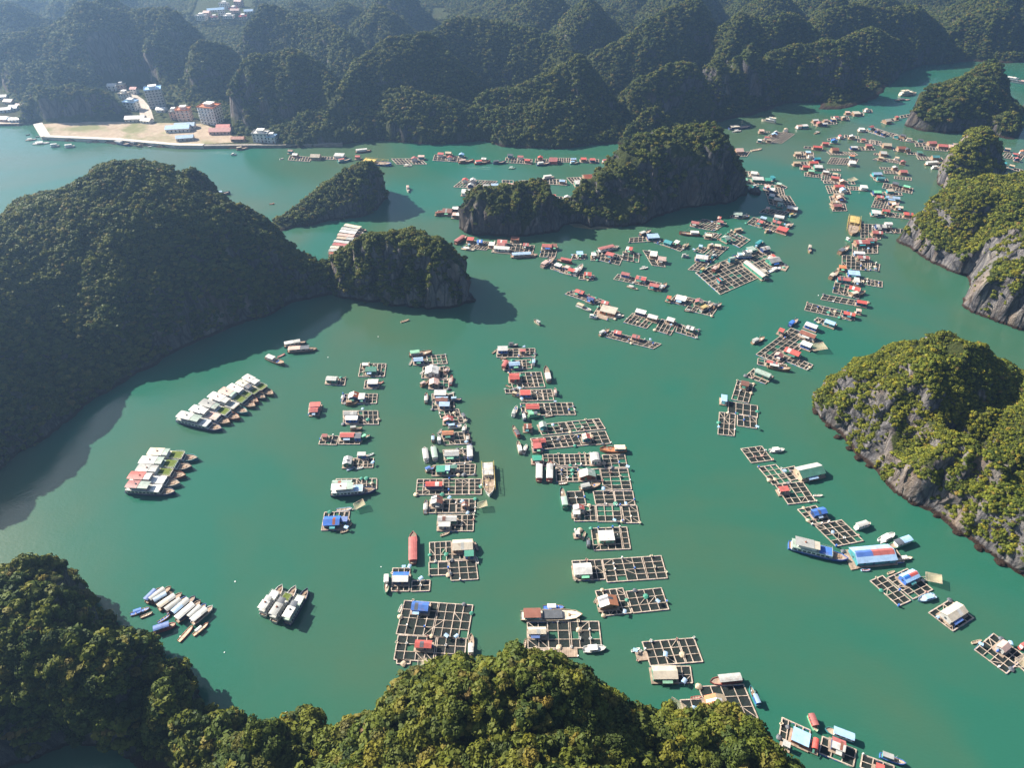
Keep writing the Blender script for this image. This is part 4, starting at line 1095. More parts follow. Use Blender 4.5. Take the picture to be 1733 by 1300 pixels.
# ------------------------------------------------------------------ where everything floats
# G cluster | Z origin and scale of the following picture coordinates | R raft corners and cells | H house roof | h small house | B boat stern, bow | N lift net
DATA = '''
G sparse column of rafts left of centre
Z 520 560 .19619
R 165,400 332,408 158,462 4 2
H 210,407 92 42 gx gr gr g
R 462,285 680,285 445,395 6 3
H 550,328 98 46 gx g g g
H 500,287 52 20 f w w wd
R 500,430 610,430 490,500 3 2
H 565,437 92 42 f w w db
B s 612,458 655,440 r p w
R 310,548 605,545 300,630 8 3
H 402,555 92 52 gy w br db
H 470,562 54 54 f w gr b
B f 335,638 437,622 wd wd br
B s 298,610 318,548 b b gr
R 310,692 608,692 322,808 7 3
H 372,707 115 40 gx gr gr w
H 380,750 108 38 f w w b
R 125,905 275,910 100,980 3 2
H 150,900 48 30 gx r r wd
R 285,880 465,880 275,978 4 2
H 345,896 122 46 gx r r g
H 436,903 56 50 f k k b
B f 468,938 545,905 g lg g
B f 372,855 475,845 wd gr wd
R 20,628 116,622 12,718 3 3
H 66,634 90 44 f r r p
H 56,680 74 44 gx r r db
B s 5,722 62,705 b lb w
Z 520 750 .19619
R 320,135 572,132 312,215 6 3
H 347,148 76 74 gy w w g
H 468,92 74 34 f gr gr b
B s 515,112 572,92 w te w
B s 340,235 405,212 lb w w
B s 418,222 480,210 w te w
R 250,312 600,308 250,400 8 2
H 300,340 170 52 gx gg gg g
B T 205,440 590,412 db w lb
R 150,600 365,592 122,755 5 3
H 212,668 142 92 gx b b db
H 316,655 62 48 f b b b
B s 250,580 385,566 lb lb gr
N 452,545 90 0.5
B s 285,772 355,752 t t w
B s 322,748 385,690 t wd w
G crowded central column of rafts
Z 520 560 .19619
B f 878,212 1075,192 wd lg w
R 905,222 1190,207 925,298 7 3
H 958,242 82 38 gx lb lb db
B s 882,296 905,252 gr t gr
R 1000,312 1215,312 988,410 6 3
H 1076,338 118 72 gy w w w
B s 975,372 1008,345 w gr w
B f 1188,372 1226,330 p p wd
R 1050,422 1220,422 1050,505 4 3
H 1092,438 82 56 gy p p wd
B f 978,482 1048,438 wd p wd
B f 1236,472 1246,396 r p w
R 1075,545 1260,545 1088,680 4 4
H 1146,532 106 46 f w w db
H 1160,585 106 46 gx br lb lb
H 1182,630 92 42 f lb lb db
B f 1026,628 1028,545 wd gr w
B f 1240,602 1332,596 db lb gr
B s 1215,548 1266,532 w t w
R 1135,692 1305,676 1155,755 4 2
R 1172,748 1340,742 1190,800 4 2
H 1216,757 86 46 gy r r g
B f 1340,732 1376,790 gr k gr
B f 1215,836 1330,824 w lb gr
R 1160,882 1390,872 1195,985 5 3
H 1212,877 100 42 gx o o db
B f 1086,965 1086,902 wd lb gr
B f 1141,970 1136,915 w w w
B f 1346,885 1366,820 w w gr
B f 1386,966 1386,902 wd gr wd
B s 1122,892 1160,850 gr gr w
B c 1030,1135 1012,1012 w w w
B c 1106,1125 1084,995 gr gg w
R 1170,1030 1380,1022 1200,1145 5 3
H 1246,1052 126 58 gx w w te
B c 1406,1115 1400,985 b w w
Z 520 750 .19619
R 1085,196 1450,186 1072,285 8 3
H 1150,220 76 60 f g g g
H 1206,214 48 46 f lb lb b
H 1264,202 58 26 f g g gr
B f 1020,248 1100,212 wd b w
R 950,316 1500,312 940,448 10 4
H 1092,350 146 48 gx r r db
B t 1556,180 1572,462 w w w
R 1060,490 1450,486 1050,605 7 3
H 1117,492 102 70 gy w br gr
H 1360,526 56 46 gy br br wd
B s 1018,612 1026,492 wd k gr
N 1512,545 80 0.2
R 1130,622 1435,622 1120,760 6 3
H 1207,648 166 54 gx w w g
H 1182,700 106 44 f w w gr
B s 1148,800 1226,772 t t w
Z 620 900 .19619
R 545,96 732,86 552,262 5 3
R 540,268 705,263 545,380 2 2
R 715,258 942,246 736,424 3 3
R 738,152 930,142 748,245 3 2
H 830,110 176 106 gx c c wd
H 886,187 82 56 f g g b
B s 930,90 964,165 k k gr
B s 942,218 964,278 w w w
B c 404,282 404,8 r r r
R 228,318 375,318 222,515 3 4
H 296,388 138 98 gx w b db
R 395,426 550,420 386,518 2 2
B f 178,385 172,538 g w w
R 330,597 918,637 255,885 8 4
H 464,640 148 92 gx b b b
R 275,895 862,925 240,1106 7 3
H 492,968 146 78 gx r r gr
N 482,1145 90 -1.57
B f 902,1075 905,895 t w w
R 264,1108 380,1110 262,1142 2 1
B s 282,692 304,640 w t w
G long column right of centre
Z 820 560 .16157
R 130,192 528,186 126,278 7 3
H 190,182 106 52 f w w b
H 400,202 62 22 f r r wd
B s 80,236 122,202 wd t w
B s 162,292 230,284 wd wd gr
B f 250,156 350,152 k k gr
R 195,322 482,302 202,415 6 3
H 312,340 116 46 gx lb lb b
B c 196,408 242,318 br r r
B f 512,368 518,290 gr lb w
R 258,442 590,432 300,600 6 4
H 312,474 108 72 gx r r r
B f 672,545 640,392 wd w w
B s 226,570 270,592 wd wd w
R 370,622 702,616 392,735 6 3
H 428,645 108 54 f r r b
R 215,617 365,613 220,656 3 1
B f 296,672 376,688 t t wd
B f 742,684 738,614 p p w
R 375,762 920,756 405,886 9 3
H 502,790 142 58 gx r r te
B f 298,905 336,800 w gr w
B f 420,945 402,850 db w w
B c 455,900 582,884 lg lg lg
B s 630,898 722,884 k k gr
R 550,988 1200,922 615,1095 9 3
R 482,1132 1100,1072 535,1250 9 3
R 1105,1066 1265,1052 1165,1195 2 3
H 612,980 78 62 gy gg gg te
H 452,995 82 60 gx br br wd
H 572,1150 140 48 gx r r db
H 552,1204 90 56 f r r db
H 1066,1105 86 62 gy p r te
B f 360,1122 298,1008 wd k r
B f 378,1292 350,1168 t w w
B s 410,1290 440,1195 w t w
Z 860 700 .16157
B f 1238,385 962,388 o c te
R 360,432 855,426 372,550 9 3
R 985,436 1220,431 1012,570 3 3
R 500,566 728,566 505,715 4 4
R 965,581 1250,577 1000,800 3 5
H 300,465 100 56 f g g p
H 916,462 106 92 b w w w
R 735,590 958,580 748,715 3 2
H 830,628 172 82 gy w gg br
B c 322,718 326,512 r w r
B c 432,718 436,508 r w r
B s 530,738 620,728 wd w w
B f 748,792 965,746 wd gr gr
R 612,822 785,816 640,960 2 2
R 890,816 1098,812 915,955 2 3
R 1110,816 1303,815 1132,960 2 3
R 682,972 908,968 692,1130 4 3
R 920,967 1172,966 938,1135 3 3
R 1186,966 1345,966 1216,1148 2 3
H 738,982 116 52 gy w r w
H 716,1034 78 40 f w w w
B f 596,1005 558,795 g gg lg
Z 860 880 .19619
R 715,76 1022,64 737,265 5 4
H 846,134 136 96 f w w lg
B s 642,170 664,108 t t w
B f 692,238 690,168 k k gr
R 575,95 618,92 578,122 1 1 s
H 596,106 44 34 f w w w
R 550,357 803,346 578,525 4 3
R 812,346 1318,312 855,540 6 4
H 642,420 156 112 gx w w w
R 752,616 988,592 826,830 4 4
R 1016,621 1320,590 1080,805 4 3
H 862,702 166 104 gy w o wd
B s 746,712 774,668 t t w
R 165,882 780,879 172,1110 7 3
H 250,953 156 72 gx c c lb
B g 106,834 635,824 t br k
B s 300,757 480,755 wd b w
B p 650,1125 838,1108 w w w
R 440,1106 596,1101 442,1190 3 2 s
R 170,1122 430,1120 172,1190 4 2
H 374,1168 74 42 f lb lb db
B s 140,1095 150,1042 wd t w
R 1156,1057 1600,1022 1230,1262 6 3
Z 1050 1050 .19619
R 300,402 600,400 312,545 4 2
H 382,448 214 134 gx c c g
R 125,277 226,266 148,355 2 2 s
B s 95,268 165,246 w gr w
R 672,576 1060,556 795,870 4 3
R 515,692 702,682 565,860 2 2
H 822,692 184 108 gy o t wd
B c 1042,510 775,535 r gr br
B s 610,674 692,664 r r w
B f 1186,745 1116,578 te lb b
N 482,760 130 2.6
B s 135,846 212,840 w w w
Z 1300 1100 .17311
R 137,667 410,790 107,860 4 3
H 322,852 190 190 f lb lb br
H 466,920 70 150 b r r r
B c 404,650 468,802 lg r r
R 532,852 860,982 490,1010 3 2
H 690,922 146 160 gx w r db
B c 838,890 556,780 te lb w
R 922,1027 1230,1140 892,1150 3 2
B f 1090,1035 1332,1122 b gr te
H 180,922 84 50 f w w w
H 1095,1145 90 60 f r r wd
G chain of rafts along the near right island
Z 1240 740 .19619
R 70,102 250,79 165,222 3 3
B p 318,120 442,110 w w w
R 220,262 372,238 356,412 3 4
R 416,277 530,252 500,375 2 3
H 666,284 232 112 gx g w t
R 366,412 600,386 480,580 4 4
H 442,444 86 46 f r r p
B s 700,504 772,505 w t w
R 560,627 715,592 690,755 3 4
H 747,638 126 64 gx b b db
R 706,762 940,717 906,940 4 4
B c 1055,790 1182,748 w w w
B T 478,938 985,1062 b gr b
R 952,990 1010,980 1012,1150 2 4 s
R 1020,962 1382,930 1110,1110 5 4
H 1212,1004 360 160 gz lb lb te
B p 1265,902 1390,836 w w w
B c 1530,890 1345,955 lg lb w
B s 1420,1058 1545,1040 t c w
B s 1110,1148 1182,1146 lb r w
Z 1393 900 .19619
R 406,427 512,382 655,640 2 5
R 552,402 725,322 780,580 3 5
H 748,380 186 104 gz lb lb b
N 945,415 120 -0.4
B p 962,556 820,596 lb lb lb
B s 560,362 612,344 t t w
R 910,702 1090,592 1125,855 3 3
H 1132,690 250 140 gx c c gr
R 1306,1022 1470,882 1585,1222 4 4
H 1562,985 124 100 gx p p gr
B s 1284,962 1362,940 t t w
R 1650,1130 1800,1010 1760,1230 3 3
N 1720,1130 110 0.4
B f 1690,1010 1780,960 r r w
G chain of rafts running down from the pale right cliffs
Z 1190 540 .20196
R 286,517 424,546 230,672 3 4
H 351,536 74 58 gx br br wd
R 214,692 455,729 206,790 4 2
R 136,782 270,796 112,966 3 4
R 286,797 444,820 286,895 3 2
H 176,662 50 58 f lb lb w
R 425,417 588,482 350,475 3 2
H 502,452 150 48 b gg gg g
R 736,76 940,152 415,286 5 9
R 742,312 920,385 690,352 5 2
H 656,92 52 36 f r r p
H 910,48 116 48 gx w lb b
H 880,122 150 52 gx br c w
H 866,208 102 48 f w w b
H 750,270 148 62 gx r r g
H 636,298 78 40 gy p r db
R 460,330 700,385 452,380 4 2
H 577,360 102 32 gx r r g
B f 540,400 725,432 wd gr wd
B f 720,62 790,6 db b b
B f 408,205 510,160 wd gr gr
N 960,245 120 0.1
Z 1190 350 .20196
R 958,927 1120,985 930,956 4 1
H 1066,964 98 44 gx lb lb te
R 1010,736 1380,802 975,775 7 2
R 872,806 1260,892 845,865 8 3
H 1330,794 92 38 gx r r db
H 1226,892 106 38 gx r r db
H 1305,864 48 24 f p p w
R 1105,632 1320,682 1086,720 5 3
H 1270,680 102 48 gx r o g
B f 1232,750 1352,722 t c wd
R 1114,577 1330,602 1100,628 6 2
R 1345,602 1500,627 1340,650 5 2
H 1180,602 102 30 gx r r te
H 1290,612 42 42 f gr gr gr
H 1266,552 92 42 f lb lb b
B f 1060,606 1125,550 wd c wd
R 1166,407 1395,420 1140,520 6 4
R 1382,462 1480,482 1370,520 3 2
H 1340,418 90 30 gx r r wd
H 1311,382 88 22 f w w lb
H 1170,502 58 26 f o o wd
R 1252,306 1460,302 1225,395 5 3
H 1330,290 116 38 gx r r wd
H 1411,270 78 30 gx r o wd
B f 1135,396 1215,342 wd k wd
R 1322,142 1480,152 1300,262 5 4
H 1490,157 84 32 gx w r db
H 1552,142 58 24 b w w w
H 1460,210 82 28 gx r r wd
R 1530,182 1690,187 1520,216 4 1
B t 1266,92 1246,240 wd y y
B f 1196,272 1246,302 g w w
R 1705,180 1780,190 1700,225 2 2
H 1728,190 50 26 f gr gr w
G scattered rafts below the dark middle island
Z 730 360 .17311
R 400,272 620,290 292,345 8 3
R 622,292 1008,322 592,388 9 3
H 382,252 66 34 f r r wd
H 475,274 56 34 gx b b db
H 590,302 56 34 f w w wd
H 694,277 98 38 gx r p w
H 686,302 78 32 gx r r wd
H 690,338 156 36 gx w w w
H 820,248 82 30 f br br wd
H 926,307 58 32 gx r r te
B c 232,308 345,228 br r br
B c 778,430 1035,415 p lb p
B s 290,348 420,365 gr t w
R 1086,322 1235,332 1056,430 4 3
H 1130,317 98 36 gx r o w
H 1202,317 52 30 f br br wd
B f 1080,535 1198,450 p p p
B c 1375,492 1230,462 br r r
R 1182,500 1330,545 1172,550 4 2
H 1240,508 78 34 f w w db
R 1282,522 1450,562 1255,585 4 2
H 1370,558 78 34 f r r te
H 1328,526 54 30 f p p p
B f 1392,612 1475,522 w gr gr
R 1452,602 1590,612 1440,650 3 2
H 1530,594 72 40 gx r r wd
B s 1522,658 1602,622 t c w
R 1392,762 1690,860 1292,790 8 3
H 1452,768 106 44 gx r r db
H 1560,834 84 40 gx db r db
H 1700,874 86 42 gx r r wd
B f 1420,905 1560,965 w t w
Z 720 230 .19042
R 1310,1052 1430,1052 1290,1095 2 2
H 1372,1038 58 30 f lb lb w
Z 1000 360 .20196
R 105,322 270,362 80,400 4 3
R 10,330 92,330 -10,400 3 3
H 160,344 82 34 f r r w
B c 55,328 232,285 w r w
R 270,326 405,348 270,395 3 2
H 322,298 62 32 f w r w
H 24,345 40 26 f w w wd
R 326,212 510,202 315,250 5 2
H 522,192 98 38 f lb lb db
B f 405,196 502,158 k gr wd
R 562,216 790,292 522,245 6 2
H 650,242 78 38 gx te te te
H 720,242 46 30 f w w wd
B f 770,300 816,266 t t t
R 436,316 545,330 545,445 2 5
H 526,342 58 44 f w w wd
H 596,384 68 34 f p p wd
B s 412,468 478,458 gr w w
R 226,516 592,592 186,557 9 3
H 291,508 82 34 gx r r b
H 422,544 102 42 gx r p w
H 532,603 92 38 gx r r db
B f 572,655 632,598 wd gr gr
B s 300,614 392,642 t t w
R 62,790 240,832 22,850 3 2
H 150,810 156 70 f c c o
B f -12,876 52,882 w w w
B s 198,874 276,862 w t w
R 50,815 140,840 60,882 2 2 s
R 722,687 862,722 636,742 4 3
R 862,722 1080,772 780,812 5 3
H 756,713 102 52 f w w db
H 906,738 72 42 gy r p g
B s 782,818 862,830 k k gr
B f 918,825 1020,772 gr y wd
B f 1022,800 1092,768 wd k wd
H 655,708 42 30 f r o wd
R 352,842 540,892 266,916 6 3
R 592,892 720,932 540,986 4 3
R 732,932 905,986 716,1000 4 2
H 418,826 102 38 f w w db
H 520,868 98 44 gx w w wd
H 672,891 76 44 gx w w wd
H 834,961 76 44 gx w w g
R 182,1002 588,1102 102,1036 9 3
H 226,998 76 40 gx r r db
H 379,1034 76 40 gx r r wd
B f 70,1030 152,985 wd gr gr
R 1420,277 1640,440 910,530 8 14
H 1382,468 74 180 gy c c g
H 1442,484 72 32 f c c w
H 1531,392 124 56 gx gr gr g
H 1520,363 66 26 f p r w
H 1345,298 82 40 f gg gg te
B T 1320,370 1208,375 b w lb
B c 1380,285 1438,242 te te te
H 1180,382 66 26 b gg gg te
H 1462,294 86 34 gx w w db
B f 918,500 976,462 te y g
B f 1022,500 1072,438 wd p r
H 1080,558 38 30 f r te te
B s 1498,492 1590,458 lb w w
R 1570,425 1660,450 1540,465 3 2 s
Z 1140 270 .15003
R 480,972 618,988 62,1230 3 12
H 320,1094 136 58 gx w lb b
R 292,982 400,1002 212,1032 4 2
H 305,972 48 24 f lb lb te
B c 382,1000 455,972 t t t
H 500,964 68 26 f c c wd
B f 430,1112 482,1080 te gr te
B f 100,1095 162,1092 gr gr gr
R 332,672 598,722 152,747 8 4
H 246,706 104 38 gx r r wd
H 530,693 78 36 gx r r db
H 516,654 46 28 f p r db
B f 292,848 62,838 br w w
R 382,822 540,840 312,866 5 2
R 652,802 862,906 545,890 5 4
H 396,848 72 28 f c c wd
H 592,880 86 58 gx gg gg g
B c 680,820 782,800 t t wd
B s 498,898 548,892 r p w
R 652,626 760,640 632,652 4 1
H 726,608 96 34 f gg gg db
B f 770,662 852,640 wd k gr
R 902,652 1290,765 816,720 9 3
H 1015,653 78 30 f lb lb gr
H 981,694 82 42 gx r r g
H 1171,698 108 40 gx r r g
H 1231,780 134 60 f r r r
B f 1030,822 1110,798 t t wd
B f 1262,772 1345,732 gr p gr
G curved row of rafts at the right end of the dark middle island
Z 1140 270 .15003
R 722,117 958,150 742,180 9 3
H 911,143 82 38 gx w w w
H 952,209 126 40 f w w g
H 742,167 58 20 f lb lb w
H 1066,220 58 36 f g g g
H 1120,194 58 28 f te te te
H 801,219 66 26 f lg lg wd
R 782,222 1100,240 792,270 8 2
R 1132,287 1230,310 1190,400 3 5
R 1192,402 1310,412 1290,535 3 6
R 1032,347 1170,372 1120,510 3 4
H 1062,293 80 36 gx p r b
H 1111,333 68 38 f w w db
H 1111,398 72 34 f w w te
H 1181,444 106 40 f c c wd
H 1206,489 72 34 gx gg gg te
H 1341,540 132 46 f w w o
B f 890,318 962,300 te w te
R 1180,262 1280,310 1170,280 4 1
H 1190,268 60 26 f gg gg wd
H 1052,302 40 30 f w r w
R 1042,547 1300,592 945,592 7 3
H 1066,540 48 34 gx p p wd
B f 1302,645 1382,622 te y gg
H 1191,645 124 38 b w w g
G far row of rafts under the mountain shore
Z 720 230 .19042
R 82,167 330,182 70,217 7 2
h 135,157 r
h 205,147 t
h 215,187 r
h 320,162 lb
B f 295,238 430,222 br p wd
B f 435,246 576,230 br r w
h 520,200 w
B f 600,244 712,236 db k k
R 716,192 950,207 706,236 9 2
h 755,167 k
h 846,181 r
h 906,212 r
R 982,202 1170,207 970,236 6 2
h 1021,188 r
H 1136,206 72 42 gx r r r
B f 990,258 1112,246 db gr w
R 1172,196 1290,197 1170,232 6 2
h 1316,202 lb
B f 1285,246 1362,238 te lb w
R 1372,206 1540,207 1370,236 6 2
h 1406,202 r
h 1486,207 r
B f 1570,236 1642,216 wd r w
B s 735,288 800,282 g gg w
Z 470 230 .17311
R 122,192 330,207 110,236 8 2
h 172,178 w
H 371,190 96 36 gx t r t
B s 330,232 382,222 b b w
R 432,202 600,207 430,226 6 1
H 600,180 96 30 f w w w
B c 760,158 912,142 br w w
B f 590,256 722,232 te r w
h 782,197 r
B t 830,252 1112,285 b y y
R 1112,222 1400,222 1190,276 9 3
h 1336,217 r
h 1402,197 p
B s 1230,290 1312,290 w t w
h 126,142 br
G rafts tucked behind the dark middle island
Z 720 230 .19042
R 332,387 640,402 232,452 12 4
h 352,387 r
h 422,387 w
h 402,432 w
H 362,488 76 42 gx w w w
h 542,437 w
h 616,432 lb
R 682,392 780,397 690,440 3 2
H 751,428 62 32 gx p r wd
R 832,397 1005,392 842,430 6 2
h 886,407 r
h 971,392 r
R 1042,377 1250,392 1052,425 7 2
B c 1045,378 1142,366 w w w
h 1216,397 lb
R 1257,372 1420,364 1312,425 6 2
H 1366,408 82 36 f w w g
R 1392,347 1500,372 1442,410 4 3
H 1442,358 76 46 gx br r wd
B s 1020,474 1102,476 t t w
R 1097,532 1280,547 1117,586 6 2
h 1136,532 r
h 1261,542 w
R 622,502 740,502 622,522 6 1
h 661,502 r
R 112,662 300,672 92,702 4 2
H 197,660 88 44 gx br br wd
B c 84,705 190,690 wd br wd
H 271,692 66 28 f p w wd
R 262,632 400,612 292,670 3 2
H 331,638 58 30 f r r te
H 381,607 68 34 gx p r te
h 266,642 w
h 402,572 r
G rafts of the far channel toward the upper right
Z 1220 170 .15003
B f 88,318 332,298 db c k
B s 130,350 232,338 k gr w
B T 600,250 478,228 c c c
R 602,352 830,377 402,452 8 5
h 626,352 w
h 736,322 t
h 606,378 lb
h 521,412 r
h 441,442 w
h 546,442 t
h 461,337 p
R 422,342 550,347 420,358 4 1
R 842,292 980,282 832,316 4 1
h 886,282 p
h 951,280 w
R 1042,237 1300,217 1027,286 8 3
h 1066,218 w
h 1111,252 r
h 1181,218 p
h 1171,257 w
h 1271,207 t
R 1242,182 1440,182 1242,216 7 1
h 1301,182 r
h 1391,188 t
R 1402,132 1600,132 1402,170 6 2
h 1431,128 p
H 1531,132 78 30 f c c wd
R 1602,102 1700,102 1602,130 3 1
h 1651,98 p
B s 1055,372 1112,350 wd wd gr
R 102,582 330,577 32,636 7 3
h 111,592 w
H 206,554 88 44 gx p r wd
B s 340,565 462,542 t t w
R 1202,432 1390,402 1202,452 6 1
h 1281,448 b
h 1351,397 r
h 1481,402 w
R 1392,387 1550,402 1402,417 5 1
R 1142,477 1220,482 1142,502 3 1
h 1181,478 r
R 942,517 1150,532 932,537 5 1
H 1091,517 98 22 gx r r wd
R 847,577 1040,582 842,655 8 4
h 871,592 t
h 986,580 lb
h 1016,617 t
h 1091,652 te
R 832,692 1100,692 832,726 8 1
h 856,697 t
H 1046,692 96 26 gx r r wd
R 892,742 1150,752 887,782 8 2
h 961,742 r
H 1096,738 88 38 gx w gg g
R 942,812 1130,832 942,852 6 2
h 1021,792 lg
R 1152,802 1350,832 1132,902 8 4
h 1186,802 w
H 1291,863 98 32 gx r r wd
h 1291,827 t
h 1376,907 p
R 1152,902 1500,912 1162,936 9 1
N 1480,905 90 0.3
R 1182,962 1430,962 1202,1050 8 4
H 1331,958 106 32 gx r r wd
h 1381,1002 lb
R 1432,967 1580,977 1432,1006 6 2
H 1616,968 76 32 f w w w
H 1331,1052 106 28 gx t r wd
R 1222,1082 1390,1082 1232,1150 5 3
h 1346,1092 p
R 1242,1167 1400,1162 1242,1250 5 4
H 1311,1178 96 34 gx r p wd
h 1291,1142 t
R 1192,577 1500,582 1242,612 10 1
H 1286,543 78 36 gx br k wd
R 1242,642 1550,662 1172,710 12 4
h 1481,622 o
H 1486,693 72 34 f w w gr
R 1192,772 1340,772 1202,792 5 1
R 1472,522 1720,522 1482,560 7 2
h 1501,522 w
h 1671,502 r
R 1542,432 1733,452 1542,470 6 2
h 1611,437 r
h 1591,317 w
R 1542,322 1640,327 1542,346 4 1
h 1691,302 r
Z 1473 170 .15003
R 2,292 210,362 -36,345 8 3
R 222,362 400,407 202,396 6 2
h 16,292 r
h 81,332 p
h 151,362 t
h 301,397 t
h 371,392 k
R 132,222 300,197 142,250 4 1
H 191,218 92 34 gx c c wd
h 301,182 r
R 332,172 440,152 332,200 3 1
R 342,432 640,472 332,452 9 2
h 441,427 t
h 571,442 k
H 696,468 88 30 gx r r wd
R 502,482 740,482 502,520 6 2
H 816,503 98 32 gx r c wd
R 602,522 860,542 602,552 8 1
H 931,514 106 40 gx p r wd
h 971,492 t
R 2,442 120,462 2,490 4 2
H 191,492 86 34 gx t w wd
R 102,482 230,492 112,516 4 1
R 262,542 450,547 257,566 6 1
H 351,528 86 34 gx br t wd
h 421,547 k
R 42,592 200,602 32,612 5 1
H 146,583 68 34 gx w w wd
R 102,642 400,687 2,662 12 3
h 301,642 t
h 371,687 r
h 121,642 t
R 412,582 590,592 412,607 5 1
H 561,578 58 28 f g g k
R 522,632 800,642 542,666 9 2
H 736,628 78 30 gx te gr wd
B c 615,722 792,708 wd w w
B f 690,765 800,758 w w w
R 102,752 300,762 112,772 6 1
h 281,752 gr
R 152,792 420,802 152,822 8 2
H 371,793 78 32 gx r r wd
R 272,852 460,872 267,882 6 2
R 2,832 130,832 2,856 5 1
H 76,818 98 30 gx lb lb te
H 121,868 86 26 gx te te te
R 32,872 190,882 42,902 5 1
R 152,932 480,992 132,990 9 3
H 286,928 78 34 gx k k wd
h 411,967 lg
R 32,1032 350,1042 32,1062 9 1
H 76,1024 86 34 gx lg lg db
h 226,1012 t
h 111,1082 r
R 1522,592 1733,622 1462,640 7 3
h 1641,602 r
h 1721,572 o
h 1661,652 r
h 1551,542 t
h 1516,702 te
R 1542,742 1720,782 1542,766 5 1
h 1601,732 t
B f 640,1275 790,1245 w c w
Z 1300 260 .15003
R 1212,492 1490,522 1132,602 9 6
h 1261,487 r
H 1406,489 146 34 gx lb lb te
h 1436,572 p
H 1221,656 96 42 f w w te
R 1182,642 1640,692 1152,690 12 2
H 1581,673 96 40 gx r o wd
h 1401,547 t
h 1330,640 r
h 1480,600 c
G boats rafted together beside the cliffed knob
Z 470 230 .17311
B c 652,890 868,930 wd c w
B c 622,922 842,956 gr gr w
B c 606,950 822,982 br w w
B c 585,984 806,1010 wd p w
B c 576,1016 800,1038 te t w
B c 548,1050 750,1072 wd gr r
B c 536,1080 752,1098 br r w
B c 512,1110 730,1124 wd c p
B c 498,1140 715,1152 gr gr w
B c 500,1172 688,1178 br br w
B s 520,1205 642,1200 wd r w
G boats anchored on the open water
Z 200 540 .24624
B T 868,428 1068,528 wd w lg
B T 826,467 1014,554 k c lg
B T 764,495 966,580 br w lg
B T 702,522 946,610 wd p lg
B T 640,558 892,652 te w gr
B T 572,606 838,692 br gr lg
B T 506,649 772,722 wd w p
B T 418,692 715,765 db w w
B T 205,955 552,965 te c lg
B T 152,1012 510,1025 k w lg
B T 140,1066 468,1085 br gr lg
B T 88,1118 428,1140 gr r w
B T 64,1178 395,1198 db r w
B c 1140,188 1292,160 k w c
B c 1165,222 1366,208 wd p p
B f 1020,268 1142,316 wd w w
B s 1095,262 1145,240 r p r
Z 200 960 .20773
B T 1182,400 1338,165 w w w
B T 1268,455 1450,170 w gr lg
B T 1378,475 1546,190 db w w
B c 230,296 345,178 wd b wd
B c 262,290 430,168 wd gr wd
B c 296,298 440,215 wd lb lb
B c 330,352 520,220 wd c wd
B c 392,378 560,252 b gr wd
B c 450,400 628,245 db lb wd
B c 478,450 672,282 wd w db
B c 582,436 716,308 b gr wd
B c 604,465 770,325 w w wd
B c 292,530 470,470 r b r
B s 320,455 420,392 wd b w
B s 98,388 255,335 wd b b
B s 180,412 278,372 wd t w
B s 492,608 606,482 o t b
B s 612,558 732,458 o t w
B s 196,520 246,560 t t w
Z 0 0 1
B s 678,545 692,541 t wd w
B f 914,550 904,543 t gr gr
B f 365,329 390,327 db lb te
B s 456,345 464,344 o w w
B f 690,317 691,325 w p w
B f 1370,418 1370,428 wd c gr
B s 780,383 786,382 w w w
B T 1522,161 1550,158 c c c
B s 1514,169 1540,168 db db k
B T 1700,136 1745,143 w w p
B s 43,237 62,235 gr gr w
B s 55,243 84,241 w gr w
B s 44,228 50,227 k k w
B s 60,231 70,230 k gr w
B c 86,248 101,246 w w w
B c 110,249 127,247 w w w
B s 146,241 154,240 k k w
B f 196,241 220,246 db gr w
B f 222,243 238,248 wd k k
B s 250,248 262,246 gr w w
B s 300,250 314,248 w gr w
B s 334,250 346,247 w w w
B s 386,249 400,248 w gr w
B f 400,253 420,250 wd t wd
B p 391,262 400,261 w w w
B s 474,269 478,268 w w w
'''


def hdims(u, v, wpx, hpx):
    """metres across and along the view for a size in photograph pixels at photograph pixel u, v"""
    x0, y0 = gp(u - wpx / 2, v, 2.8); x1, _ = gp(u + wpx / 2, v, 2.8)
    _, ya = gp(u, v - hpx / 2, 2.8); _, yb = gp(u, v + hpx / 2, 2.8)
    return x1 - x0, (ya - yb) * .88


